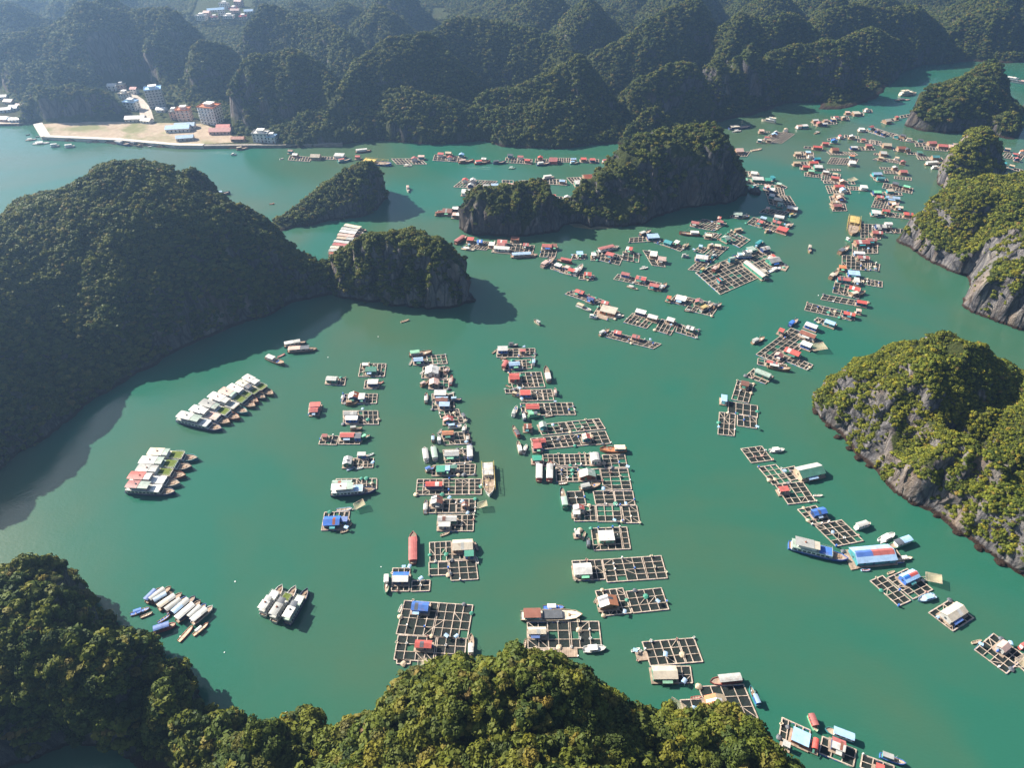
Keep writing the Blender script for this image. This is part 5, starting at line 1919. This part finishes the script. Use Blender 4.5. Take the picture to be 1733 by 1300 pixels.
def run_data():
    rng = np.random.default_rng(2024)
    G = None; zx = zy = 0; zs = 1; rafts = []; houses = []; boats = []; nets = []
    T = lambda s: tuple(float(q) for q in s.split(','))
    W = lambda s, z=0.3: gp(zx + T(s)[0] * zs, zy + T(s)[1] * zs, z)
    for ln in DATA.strip().splitlines():
        k, *f = ln.split()
        if k == 'G': G = ln[2:]
        elif k == 'Z': zx, zy, zs = (float(q) for q in f)
        elif k == 'R':
            solid = f[-1] == 's'
            if solid: f = f[:-1]
            p = [W(q) for q in f[:3]]; nx, ny = int(f[3]), int(f[4])
            tl, tr, bl = [Vector(q) for q in p]
            br = tr + bl - tl
            u = (tr - tl); v = (bl - tl)
            # keep the cells close to square to the raft's own long side
            un = u.normalized(); vn = Vector((un.y, -un.x))
            if vn.dot(v) < 0: vn = -vn
            sk = v.dot(un); v2 = vn * v.dot(vn) + un * sk * .75
            c = [tl, tr, tr + v2, tl + v2]
            # cell pitch between 2.6 and 5 m
            nx = max(nx, round(u.length / 5.2)); nx = min(nx, max(1, round(u.length / 2.3)))
            ny = max(ny, round(v2.length / 5.2)); ny = min(ny, max(1, round(v2.length / 2.3)))
            py = zy + T(f[0])[1] * zs
            rafts.append(dict(c=c, nx=nx, ny=ny, solid=solid, G=G, far=py < 330, x=sum(q.x for q in c) / 4, y=sum(q.y for q in c) / 4, ang=math.atan2(un.y, un.x), houses=[]))
        elif k in 'Hh':
            u, v = T(f[0]); px, py = zx + u * zs, zy + v * zs
            if k == 'H': wd, hd = hdims(px, py, float(f[1]) * zs, float(f[2]) * zs); kind, c1, c2, wl = f[3:7]
            else:
                wd, hd = rng.uniform(4.6, 6.5), rng.uniform(3.6, 4.6); c1 = c2 = f[1]; kind = rng.choice(['gx', 'f', 'gx', 'gy']); wl = rng.choice(['wd', 'w', 'db', 'te', 'wd'])
            x, y = gp(px, py + (.5 if k == 'H' else 0), 3.0)
            houses.append(dict(x=x, y=y, w=max(2.2, wd), h=max(2.2, hd), kind=kind, c1=c1, c2=c2, wl=wl, far=py < 330, G=G, r=len(rafts) - 1))
        elif k == 'B':
            a, b = W(f[1], .5), W(f[2], .5)
            boats.append(dict(k=f[0], a=a, b=b, c=f[3:6], G=G, py=zy + T(f[1])[1] * zs, r=len(rafts) - 1))
        elif k == 'N':
            x, y = W(f[0], 1.0); s0, _ = W('0,0', 1), 0
            u, v = T(f[0]); s, _ = hdims(zx + u * zs, zy + v * zs, float(f[1]) * zs, 1)
            nets.append(dict(x=x, y=y, s=s, a=float(f[2]), G=G, r=len(rafts) - 1))
    return rng, rafts, houses, boats, nets


ORD = ['first', 'second', 'third', 'fourth', 'fifth', 'sixth', 'seventh', 'eighth', 'ninth', 'tenth', '11th', '12th', '13th', '14th', '15th', '16th', '17th', '18th', '19th', '20th'] + ['%dth' % q for q in range(21, 120)]
for q in range(20, 119):
    n = q + 1
    if n % 100 not in (11, 12, 13): ORD[q] = '%d%s' % (n, {1: 'st', 2: 'nd', 3: 'rd'}.get(n % 10, 'th'))


def inside(p, c, m=0.0):
    return sdist(np.array([p[0]]), np.array([p[1]]), [tuple(q) for q in c])[0] > -m


def populate():
    rng, rafts, houses, boats, nets = run_data()
    # order along each cluster, far end first
    for g in {r['G'] for r in rafts}:
        mem = sorted([r for r in rafts if r['G'] == g], key=lambda r: -r['y'])
        for q, r in enumerate(mem): r['ord'] = q; r['n'] = len(mem)
    SHORT = {'sparse column of rafts left of centre': 'sparse column left of centre', 'crowded central column of rafts': 'crowded central column', 'long column right of centre': 'long column right of centre',
             'chain of rafts along the near right island': 'chain along the near right island', 'chain of rafts running down from the pale right cliffs': 'chain below the pale right cliffs',
             'scattered rafts below the dark middle island': 'scatter below the dark middle island', 'curved row of rafts at the right end of the dark middle island': 'curved row beside the dark island',
             'far row of rafts under the mountain shore': 'far row under the mountain shore', 'rafts tucked behind the dark middle island': 'group behind the dark middle island',
             'rafts of the far channel toward the upper right': 'far upper right channel'}
    def where(r): return '%s raft from far end of %s' % (ORD[r['ord']], SHORT.get(r['G'], r['G']))
    XC = [-1]
    for r in rafts:
        root, P = build_raft(r['c'], r['nx'], r['ny'], r['solid'], rng, r['far'])
        r['root'] = root; r['P'] = P
        r['hs'] = []
    def home(h):
        cand = [q for q in rafts if q['G'] == h['G'] and inside((h['x'], h['y']), q['c'], 1.0)]
        return cand[0] if cand else min((q for q in rafts if q['G'] == h['G']), key=lambda q: (q['x'] - h['x']) ** 2 + (q['y'] - h['y']) ** 2)
    for h in houses:
        h['raft'] = home(h); h['raft']['hs'].append(h)
    for r in rafts:
        n = r['nx'] * r['ny']
        base = 'planked work raft' if r['solid'] else ('large ' if n > 30 else 'small ' if n < 9 else '') + 'cage raft'
        if r['solid']: r['root'].name = 'plank_raft'
        if r['hs']:
            h = max(r['hs'], key=lambda q: q['w'] * q['h'])
            base += ' carrying %s roofed hut' % CNAME[h['c1']] if len(r['hs']) == 1 else ' carrying %s huts' % {2: 'two', 3: 'three', 4: 'four', 5: 'five', 6: 'six'}.get(len(r['hs']), 'many')
        elif not r['solid']: base = base.replace('cage raft', 'bare cage raft')
        reg(r['root'], base, where(r), r['x'], r['y'], cat='fish farm raft', group='floating fish farm rafts')
    built = []
    for h in houses:
        r = rafts[h['r']]
        rr_ = h['raft']
        ang = rr_['ang']
        a, b = h['w'], h['h']
        t = ang
        while t > math.pi / 4: t -= math.pi / 2
        while t < -math.pi / 4: t += math.pi / 2
        sc = .86 if abs(t) > .3 else 1.0
        o = build_house('floating_house', (h['x'], h['y'], 0), t, a * sc, b * sc, h['kind'], h['c1'], h['c2'], h['wl'], rng, h['far'])
        r1, r2 = CNAME[h['c1']], CNAME[h['c2']]
        nm = r1 + ' roofed' if r1 == r2 else '%s and %s roofed' % (r1, r2)
        nm += ' hut' if a * b < 60 else ' house'
        if h['kind'] == 'gz': nm = 'blue and red patched pale roofed house'
        if a * b > 130: nm = 'large ' + nm
        reg(o, nm, 'on ' + where(rr_), h['x'], h['y'], a * b, 'house', 'floating huts on the rafts')
        built.append((h['x'], h['y'], max(a, b) / 2))
    BN = {'s': 'open sampan', 'f': 'fishing boat', 'c': 'covered boat', 'T': 'tour boat', 'p': 'motor boat', 't': 'trawler', 'g': 'cargo boat'}
    BG = {'s': 'small open sampans', 'f': 'fishing boats among the rafts', 'c': 'roofed boats', 'T': 'tour boats', 'p': 'motor boats', 't': 'trawlers with lamp racks', 'g': 'cargo boats'}
    for b in boats:
        a, e = Vector(b['a']), Vector(b['b']); d = e - a; L = d.length
        L = min(max(L, 3.6), 46); c = (a + e) / 2
        k = b['k']
        if k == 'f' and L < 5.2: L = 5.2
        if k == 'c' and L < 6: L = 6
        if k == 'T' and L < 15: L = 15
        o, nm = build_boat(k, (c.x, c.y, 0), math.atan2(d.y, d.x), L, *b['c'], rng, b['py'] < 330)
        colr = CNAME[b['c'][1 if k in 'fcTt' else 0]]
        base = '%s %s' % (colr + (' roofed' if k in 'fcTt' else ' hulled'), BN[k])
        if k == 's' : base = '%s %s' % (colr, BN[k])
        near = min(rafts, key=lambda q: (q['x'] - c.x) ** 2 + (q['y'] - c.y) ** 2)
        dd = abs(sdist(np.array([c.x]), np.array([c.y]), [tuple(q) for q in near['c']])[0])
        gname = b['G']
        if gname.startswith('boats'):
            px = (c.x, c.y)
            if gname.endswith('knob'): wh = 'tied up among boats beside the cliffed knob'
            else: wh = boat_place(c.x, c.y)
        elif dd < 14: wh = 'beside ' + where(near)
        else: wh = 'on open water near ' + SHORT.get(near['G'], near['G'])
        reg(o, base, wh, c.x, c.y, L, {'s': 'sampan', 'f': 'fishing boat', 'c': 'boat', 'T': 'tour boat', 'p': 'motor boat', 't': 'trawler', 'g': 'cargo boat'}[k], BG[k])
    for n in nets:
        o = build_lift_net(n['x'], n['y'], n['s'], n['a'])
        near = min(rafts, key=lambda q: (q['x'] - n['x']) ** 2 + (q['y'] - n['y']) ** 2)
        reg(o, 'tan lift net spread on splayed poles', 'beside ' + where(near), n['x'], n['y'], 0, 'lift net', 'lift nets')
    # clutter on the nearer rafts: drums, crates, net heaps and sunshades standing on the walkways
    nclut = 0
    for r in rafts:
        if r['y'] > 520: continue
        nn = 2 + int(min(6, r['nx'] * r['ny'] / 4))
        for q in range(nn):
            i, j = rng.integers(0, r['nx'] + 1), rng.integers(0, r['ny'] + 1)
            lx, ly = r['P'](i / r['nx'], j / r['ny'])
            ca, sa = math.cos(r['ang']), math.sin(r['ang'])
            x, y = r['x'] + lx * ca - ly * sa, r['y'] + lx * sa + ly * ca
            if any((x - hx) ** 2 + (y - hy) ** 2 < (hr + 1.2) ** 2 for hx, hy, hr in built): continue
            src, lab, cat = CLUTTER[int(rng.integers(0, len(CLUTTER)))]
            o = src.copy(); COL.objects.link(o)
            o.location = (x, y, .55 if not r['solid'] else .58); s = rng.uniform(.9, 1.35); o.scale = (s, s, s); o.rotation_euler = (0, 0, rng.uniform(0, 6.28))
            reg(o, lab, 'on ' + where(r), x, y, s, cat, cat + ' lots on the rafts' if 0 else {'drum': 'drums on the rafts', 'crate': 'crates on the rafts', 'net pile': 'net heaps on the rafts', 'sunshade': 'sunshades on the rafts'}[cat])
            nclut += 1
    print('RAFTS', len(rafts), 'HOUSES', len(houses), 'BOATS', len(boats), 'CLUTTER', nclut)


def boat_place(x, y):
    d = y * CT + CAM_H * ST
    u = x / d * FPX + 866.5; v = 650 - (y * ST - CAM_H * CT) / d * FPX
    if 300 < u < 470 and 630 < v < 740: return 'in the diagonal line of moored tour boats'
    if 210 < u < 345 and 750 < v < 850: return 'in the group of five moored tour boats'
    if 420 < u < 540 and 980 < v < 1075: return 'in the trio moored side by side'
    if 200 < u < 375 and 980 < v < 1095: return 'in the sampan flotilla by the lower left headland'
    if 440 < u < 550 and 560 < v < 630: return 'anchored near the big dark island'
    if v < 260 and u < 460: return 'near the town quay'
    if u > 1450: return 'in the far channel at the upper right'
    if 440 < u < 1000: return 'alone on open water near the middle islands'
    return 'alone on the open water of the bay'


def label_all():
    def nm(n, k):
        return ORD[k]
    # tell equal labels apart by their place in the row, from left to right (or by far and near)
    from collections import defaultdict
    d = defaultdict(list)
    for e in REG: d[(e['base'], e['where'])].append(e)
    for (base, wh), es in d.items():
        if len(es) == 1: es[0]['o']['label'] = base + ' ' + ('on ' if wh[0].isdigit() or wh.split()[0] in ORD else '') * 0 + (wh if not (wh.split()[0] in ORD) else ', ' + wh); continue
        sx = max(e['x'] for e in es) - min(e['x'] for e in es); sy = max(e['y'] for e in es) - min(e['y'] for e in es)
        if sx >= sy * .7:
            es.sort(key=lambda e: e['x']); T = ['left hand', 'right hand'] if len(es) == 2 else None; suf = ' from left'
        else:
            es.sort(key=lambda e: -e['y']); T = ['farther', 'nearer'] if len(es) == 2 else None; suf = ' from far side'
        for k, e in enumerate(es):
            pre = T[k] + ' ' if T else ORD[k] + suf + ' '
            e['o']['label'] = pre + base + (' ' if not (wh.split()[0] in ORD) else ', ') + wh
    for e in REG:
        L = e['o']['label'].replace(' ,', ',')
        wds = L.split()
        if len(wds) > 16:
            L = L.replace(' from far end of ', ' from far end, ').replace('and ', '') if 0 else L
            for a, b in ((' with netted cells', ''), (' from far end of ', ' along '), (' the ', ' '), (' floating', ''), (' of centre', '')):
                if len(L.split()) > 16: L = L.replace(a, b)
        e['o']['label'] = ' '.join(L.split()[:16])
# ------------------------------------------------------------------ the harbour town on the far shore
SAND = None


def sand_mat():
    t = NT('bare_ground')
    g = t.n('ShaderNodeNewGeometry'); P = g.outputs['Position']
    a = t.noise(0.022, 4, P, 0.6); b = t.noise(0.2, 4, P, 0.7)
    col = t.ramp(b, [(0.3, (0.30, 0.225, 0.155)), (0.7, (0.45, 0.36, 0.27))])
    col = t.mix(t.ramp(a, [(0.5, (0, 0, 0)), (0.62, (0.8,) * 3)]), col, (0.15, 0.17, 0.06))
    t.bsdf(col, 0.95, 0.1)
    return t.m


def sheet(name, pts, z, mat, label):
    o = mesh_obj(name, [(x, y, z) for x, y in pts], [tuple(range(len(pts)))], mat)
    bm = bmesh.new(); bm.from_mesh(o.data); bmesh.ops.triangulate(bm, faces=bm.faces[:]); bmesh.ops.recalc_face_normals(bm, faces=bm.faces[:])
    if sum(f.normal.z for f in bm.faces) < 0: bmesh.ops.reverse_faces(bm, faces=bm.faces[:])
    bm.to_mesh(o.data); bm.free()
    return tag(o, label, name.replace('_', ' '), kind='structure')


def building(name, label, px, py, z, w, d, floors, rz, wall, roof, kind, cat='building', fh=3.0, group='town buildings on the far shore'):
    x, y = gp(px, py, z); w *= .9; fh *= .92
    root = empty(name, (x, y + d * .5, z - .4), rz)
    H = floors * fh + .4
    m = MB(); m.box(-w / 2, w / 2, -d / 2, d / 2, 0, H); wl = m.build('wall', paint(wall), root)
    m = MB()
    if kind == 'flat':
        m.box(-w / 2 - .3, w / 2 + .3, -d / 2 - .3, d / 2 + .3, H, H + .25)
        for a in (-1, 1):
            m.box(a * (w / 2 + .15) - .12, a * (w / 2 + .15) + .12, -d / 2 - .25, d / 2 + .25, H + .25, H + 1.0)
            m.box(-w / 2, w / 2, a * (d / 2 + .15) - .12, a * (d / 2 + .15) + .12, H + .25, H + .98)
        rf = m.build('roof', roofing(roof), root)
        m = MB(); m.box(-w * .2, w * .22, -d * .2, d * .3, H + .25, H + 2.9); m.box(-w * .24, w * .26, -d * .24, d * .34, H + 2.9, H + 3.1); m.build('stair_house', paint('w'), rf)
    else:
        if w >= d: prof, e, ax = [(-d / 2 - .4, H), (d / 2 + .4, H), (0, H + d * .24)], w / 2 + .4, 'x'
        else: prof, e, ax = [(-w / 2 - .4, H), (w / 2 + .4, H), (0, H + w * .24)], d / 2 + .4, 'y'
        m.prism(prof, -e, e, 0, ax); m.build('roof', roofing(roof), root)
    n = max(2, int(w / 3.4)); k = max(1, int(d / 3.6))
    fw = MB(); fw.box(-.65, .65, -.04, .06, 0, 1.5)
    proto = None
    for f in range(floors):
        for q in range(n):
            xx = -w / 2 + (q + .5) * w / n
            if f == 0 and q == n // 2:
                m = MB(); m.box(xx - .6, xx + .6, -d / 2 - .05, -d / 2 + .05, .4, 2.5); m.build('door', paint('wd'), root); continue
            if proto is None: proto = o = fw.build('window', GLASS, root)
            else: o = proto.copy(); COL.objects.link(o); o.parent = root
            o.location = (xx, -d / 2, .4 + f * fh + .9); o.rotation_euler = (0, 0, 0)
        if floors > 1:
            for sg in (-1, 1):
                for q in range(k):
                    o = proto.copy(); COL.objects.link(o); o.parent = root
                    o.location = (sg * w / 2, -d / 2 + (q + .5) * d / k, .4 + f * fh + .9); o.rotation_euler = (0, 0, sg * math.pi / 2)
    if floors >= 4:
        for f in range(1, floors):
            m = MB(); m.box(-w / 2 - .05, w / 2 + .05, -d / 2 - .55, -d / 2 - .05, .4 + f * fh - .12, .4 + f * fh + .12); m.build('balcony', paint('w'), root)
    tag(root, label, cat, group)
    return root


def build_town():
    S = sand_mat()
    global SANDP, STREET
    SANDP = pxpoly([(69, 214.5), (82, 233.5), (201, 239), (301, 248), (345, 248.3), (404, 245), (394, 234), (356, 218), (334, 206), (300, 212), (250, 212), (200, 210), (140, 209.5)])
    sheet('bare_ground', SANDP, 2.72, S, 'bare sandy waterfront lot behind the concrete quay')
    STREET = pxpoly([(240, 208), (262, 206), (256, 186), (244, 172), (226, 160), (206, 152), (203, 157), (222, 168), (236, 186)])
    sheet('town_street', STREET, 2.70, mat_plain('street_dust', (0.42, 0.36, 0.30), 0.9, 0.2, .3), 'pale street climbing from the waterfront lot between the buildings')
    CON = mat_plain('quay_concrete', (0.56, 0.50, 0.43), 0.85, 0.15, 0.2)
    q = pxpoly([(66, 213.5), (79.5, 235), (201, 240.2), (301, 249.2), (346, 249.6)])
    m = MB()
    for k, (a, b) in enumerate(zip(q[:-1], q[1:])):
        m.bar((*a, 1.1 + .002 * k), (*b, 1.1 + .002 * k), 8.5 if k == 0 else 5.0, 4.2)
    tag(m.build('quay', CON), 'pale concrete quay wall edging the sandy lot', 'quay', kind='structure')
    q = pxpoly([(346, 249.8), (430, 248.8), (472, 248.6), (580, 246.4)])
    m = MB()
    for k, (a, b) in enumerate(zip(q[:-1], q[1:])): m.bar((*a, .9 + .002 * k), (*b, .9 + .002 * k), 4.0, 3.6)
    tag(m.build('sea_wall', mat_plain('old_stone', (0.25, 0.22, 0.19), 0.9, 0.3, .3)), 'low grey sea wall running on from the quay under the cliffs', 'sea wall', kind='structure')
    TOWNB = []
    def B(*a, **k): TOWNB.append(building(*a, **k))
    B('apartment_building', 'white seven storey block with an orange roof terrace left of the big cliff', 357, 211, 2.6, 21, 15, 6, -.25, 'w', 'o', 'flat', fh=3.1)
    B('apartment_building', 'tall blue grey stepped block rising behind the small houses', 264, 183, 2.6, 19, 13, 7, .35, 'gr', 'lb', 'flat', fh=3.0)
    B('apartment_building', 'tan three storey block left of the white block with orange terrace', 312, 205, 2.6, 15, 11, 4, .1, 'p', 'o', 'flat')
    B('apartment_building', 'narrow dusty pink block beside the tan block', 295, 203, 2.6, 9, 9, 3, .1, 'p', 'gr', 'flat')
    B('town_house', 'pale blue fronted house below the wooded mound', 222, 187, 2.6, 15, 10, 3, -.2, 'w', 'lb', 'flat', 'house')
    B('town_house', 'white flat roofed house behind the pale blue fronted house', 210, 168, 2.6, 12, 9, 2, -.2, 'w', 'c', 'flat', 'house')
    B('town_house', 'white house at the top of the town street', 190, 154, 2.6, 11, 9, 2, .1, 'w', 'w', 'g', 'house')
    B('town_house', 'pinkish house right of the one topping the street', 205, 153, 2.6, 9, 8, 2, .1, 'p', 'c', 'flat', 'house')
    B('town_house', 'small red roofed house left of the tall blue grey block', 227, 159, 2.6, 8, 7, 2, 0, 'w', 'r', 'g', 'house')
    B('town_house', 'long white hall with a pale roof at the back of the sandy lot', 228, 207, 2.6, 22, 9, 1, .1, 'c', 'w', 'g', 'house', fh=4)
    B('town_house', 'low cream house beside the long white hall', 247, 209, 2.6, 12, 8, 1, -.2, 'w', 'c', 'g', 'house')
    B('town_house', 'white house at the foot of the tall blue grey block', 272, 190, 2.6, 11, 8, 1, 0, 'w', 'w', 'g', 'house')
    B('waterfront_shed', 'pale blue roofed shed nearest the sandy lot', 300, 224, 2.6, 26, 10, 1, .15, 'w', 'lb', 'g', 'shed', fh=4)
    B('waterfront_shed', 'pale blue roofed shed behind its twin', 312, 219, 2.6, 22, 9, 1, .15, 'w', 'lb', 'g', 'shed', fh=4)
    B('waterfront_shed', 'grey blue roofed shed at the quay edge', 312, 239, 2.6, 18, 8, 1, .2, 'gr', 'lb', 'g', 'shed', fh=3.5)
    B('waterfront_hall', 'long red roofed hall beside the cliff foot', 372, 228, 2.6, 24, 10, 1, .05, 'p', 'r', 'g', 'hall', fh=3.6)
    B('waterfront_hall', 'smaller red roofed hall behind the long red hall', 378, 222, 2.6, 15, 8, 1, .05, 'p', 'r', 'g', 'hall', fh=4.4)
    B('waterfront_villa', 'white arcaded villa alone under the dark cliff', 442, 241, 2.6, 17, 10, 3, -.05, 'w', 'w', 'flat', 'house')
    B('waterfront_villa', 'lower white wing on the right of the arcaded villa', 460, 242, 2.6, 9, 8, 2, -.05, 'w', 'lb', 'flat', 'house')
    B('waterfront_shed', 'brown roofed shed right of the quay steps', 402, 240, 2.6, 14, 7, 1, 0, 'wd', 'br', 'g', 'shed')
    rr2 = np.random.default_rng(5)
    for k, (px, py) in enumerate(((340, 34), (350, 28), (362, 33), (374, 26), (386, 31), (398, 24), (410, 32), (358, 20), (380, 16), (404, 12), (394, 18), (420, 22))):
        B('village_house', 'pale house in the hazy village high between the far hills', px, py, 14, rr2.uniform(10, 17), rr2.uniform(8, 11), int(rr2.integers(1, 4)), rr2.uniform(-.4, .4), ('w', 'p', 'c', 'w')[k % 4], ('w', 'p', 'r', 'lb')[k % 4], 'g' if k % 2 else 'flat', 'house', group='houses of the far village')
    for k, (px, py) in enumerate(((4, 168), (14, 176), (27, 172), (8, 190), (22, 187), (33, 184), (5, 206), (24, 207))):
        B('beach_house', 'small beach house at the left edge beside the wooded mound', px, py, 2.0, rr2.uniform(8, 14), rr2.uniform(6, 9), 1, rr2.uniform(-.3, .3), ('w', 'c', 'p', 'w')[k % 4], ('gr', 'p', 'lb', 'w')[k % 4], 'g', 'house', group='beach houses at the left edge')
    k = 0
    for q in range(900):
        px, py = rr2.uniform(184, 404), rr2.uniform(140, 238)
        x, y = gp(px, py, 2.6)
        if not inside((x, y), TOWN, -3) or inside((x, y), SANDP, 4) or inside((x, y), STREET, 3): continue
        if any(o.name.split('.')[0] in ('apartment_building', 'town_house', 'waterfront_shed', 'waterfront_hall', 'waterfront_villa') and (o.location.x - x) ** 2 + (o.location.y - y) ** 2 < 17 ** 2 for o in TOWNB): continue
        o = bpy.data.objects.new('tree', NEAR_TREES[k % 6]); COL.objects.link(o); k += 1
        s_ = rr2.uniform(1.8, 3.2); o.location = (x, y, 2.5); o.scale = (s_, s_, s_ * rr2.uniform(.9, 1.4)); o.rotation_euler = (0, 0, rr2.uniform(0, 6.28))
        tag(o, 'green tree among the town buildings behind the sandy lot', 'tree', 'town trees')
        if k >= 90: break
    sheet('beach', pxpoly([(-60, 213.2), (34, 212.4), (32, 203), (10, 199), (-40, 200)]), 2.15, mat_plain('beach_sand', (0.46, 0.37, 0.29), 0.95, 0.2, .15), 'pale beach at the left edge of the far shore')


def build_shore_bits():
    ST = mat_rock('boulder_stone', 2.0, 0.9)
    def boulder(s, seed):
        bm = bmesh.new(); bmesh.ops.create_icosphere(bm, subdivisions=3, radius=1)
        co = np.array([v.co[:] for v in bm.verts]); n = vnoise(co[:, 0] * 1.3 + seed, co[:, 1] * 1.3, co[:, 2] * 1.3) * .35 + np.abs(vnoise(co[:, 0] * 3 + seed, co[:, 1] * 3, co[:, 2] * 3)) * .2
        for v, k in zip(bm.verts, n): v.co = v.co * (1 + k) * s; v.co.z *= .7
        me = bpy.data.meshes.new('boulder'); bm.to_mesh(me); bm.free(); me.materials.append(ST)
        return link(bpy.data.objects.new('boulder', me))
    for k, (px, py, s, lab) in enumerate(((1384, 696, 3.0, 'grey boulder in the water at the left tip of the yellow green island'), (1390, 703, 1.4, None), (1402, 722, 1.6, None), (1418, 741, 1.8, None), (1436, 760, 1.5, None), (1452, 776, 2.0, None), (1470, 789, 1.4, None),
                                          (1492, 802, 1.8, None), (1516, 829, 1.5, None), (1545, 851, 1.9, None), (1585, 874, 1.5, None), (1620, 902, 2.1, None), (1655, 928, 1.7, None), (1692, 953, 1.9, None),
                                          (791, 507, 4.2, 'dark rock stack standing off the cliffed knob'), (800, 509, 2.2, 'low dark rock right of the stack off the cliffed knob'), (296, 1128, 2.6, 'dark rock in the shaded water beside the foreground headland'), (1278, 326, 4.5, 'dark rock at the right tip of the dark middle island'),
                                          (990, 379, 1.8, 'pale boulder on the sandbank between the two dark islands'))):
        o = boulder(s, k * 3.1); x, y = gp(px, py); o.location = (x, y, s * .12)
        tag(o, lab or 'weathered grey boulder along the waterline of the yellow green island', 'boulder', 'shoreline boulders')
    sheet('sandbank', pxpoly([(960, 377.5), (985, 377), (1020, 379.5), (1052, 382.5), (1030, 386.5), (1000, 388), (972, 384.5)]), .12, mat_plain('wet_sand', (0.20, 0.17, 0.09), 0.6, 0.3, .1), 'low brown sandbank joining the two dark islands')
    fm = mat_plain('white_foam', (0.8, 0.8, 0.78), 0.6, 0.1)
    m = MB(); m.cyl(0, 0, -.1, .28, .42, 0, 8, .3); src = m.build('foam_float', fm); COL.objects.unlink(src)
    r = np.random.default_rng(9); n = 0
    for px, py in [(484, 1219), (484, 1206), (380, 1105), (305, 1078), (345, 1040), (398, 985), (640, 570), (555, 605), (700, 900), (645, 960), (1045, 905), (575, 1245), (845, 380), (1385, 500)]:
        o = src.copy(); COL.objects.link(o); x, y = gp(px, py); o.location = (x, y, 0); s = r.uniform(.5, 1.0); o.scale = (s, s, s)
        tag(o, 'tiny white foam float drifting on the open green water', 'float', 'drifting foam floats')


def build_wakes():
    t = NT('wake_foam')
    g = t.n('ShaderNodeNewGeometry'); f = t.noise(.5, 4, g.outputs['Position'], .7)
    q = t.n('ShaderNodeBsdfPrincipled'); q.inputs['Base Color'].default_value = (.6, .68, .62, 1); q.inputs['Roughness'].default_value = .6
    tr = t.n('ShaderNodeBsdfTransparent'); ms = t.n('ShaderNodeMixShader')
    t.l(t.ramp(f, [(.42, (0,) * 3), (.7, (.3,) * 3)]), ms.inputs[0]); t.l(tr.outputs[0], ms.inputs[1]); t.l(q.outputs[0], ms.inputs[2]); t.l(ms.outputs[0], t.out.inputs['Surface'])
    for (ax, ay), (bx, by), lab in (((390.5, 261.3), (366, 258), 'thin foam wake behind the motor boat leaving the town quay'), ((790, 283), (830, 285), 'faint wake behind the small grey sampan in the far channel')):
        a, b = Vector(gp(ax, ay)), Vector(gp(bx, by)); d = (b - a).normalized(); n = Vector((-d.y, d.x)); L = (b - a).length
        m = MB()
        for s in (-1, 1):
            p = [a + n * s * .4, a + n * s * 1.0, b + n * s * (L * .07 + 1.6), b + n * s * L * .07]
            m.poly([(q_.x, q_.y, .03 if s > 0 else .035) for q_ in (p if s < 0 else p[::-1])])
        tag(m.build('wake', t.m), lab, 'wake', kind='structure')
populate()
build_town()
build_shore_bits()
build_wakes()
label_all()
build_water()
finish_woods()
build_haze(0.00025)
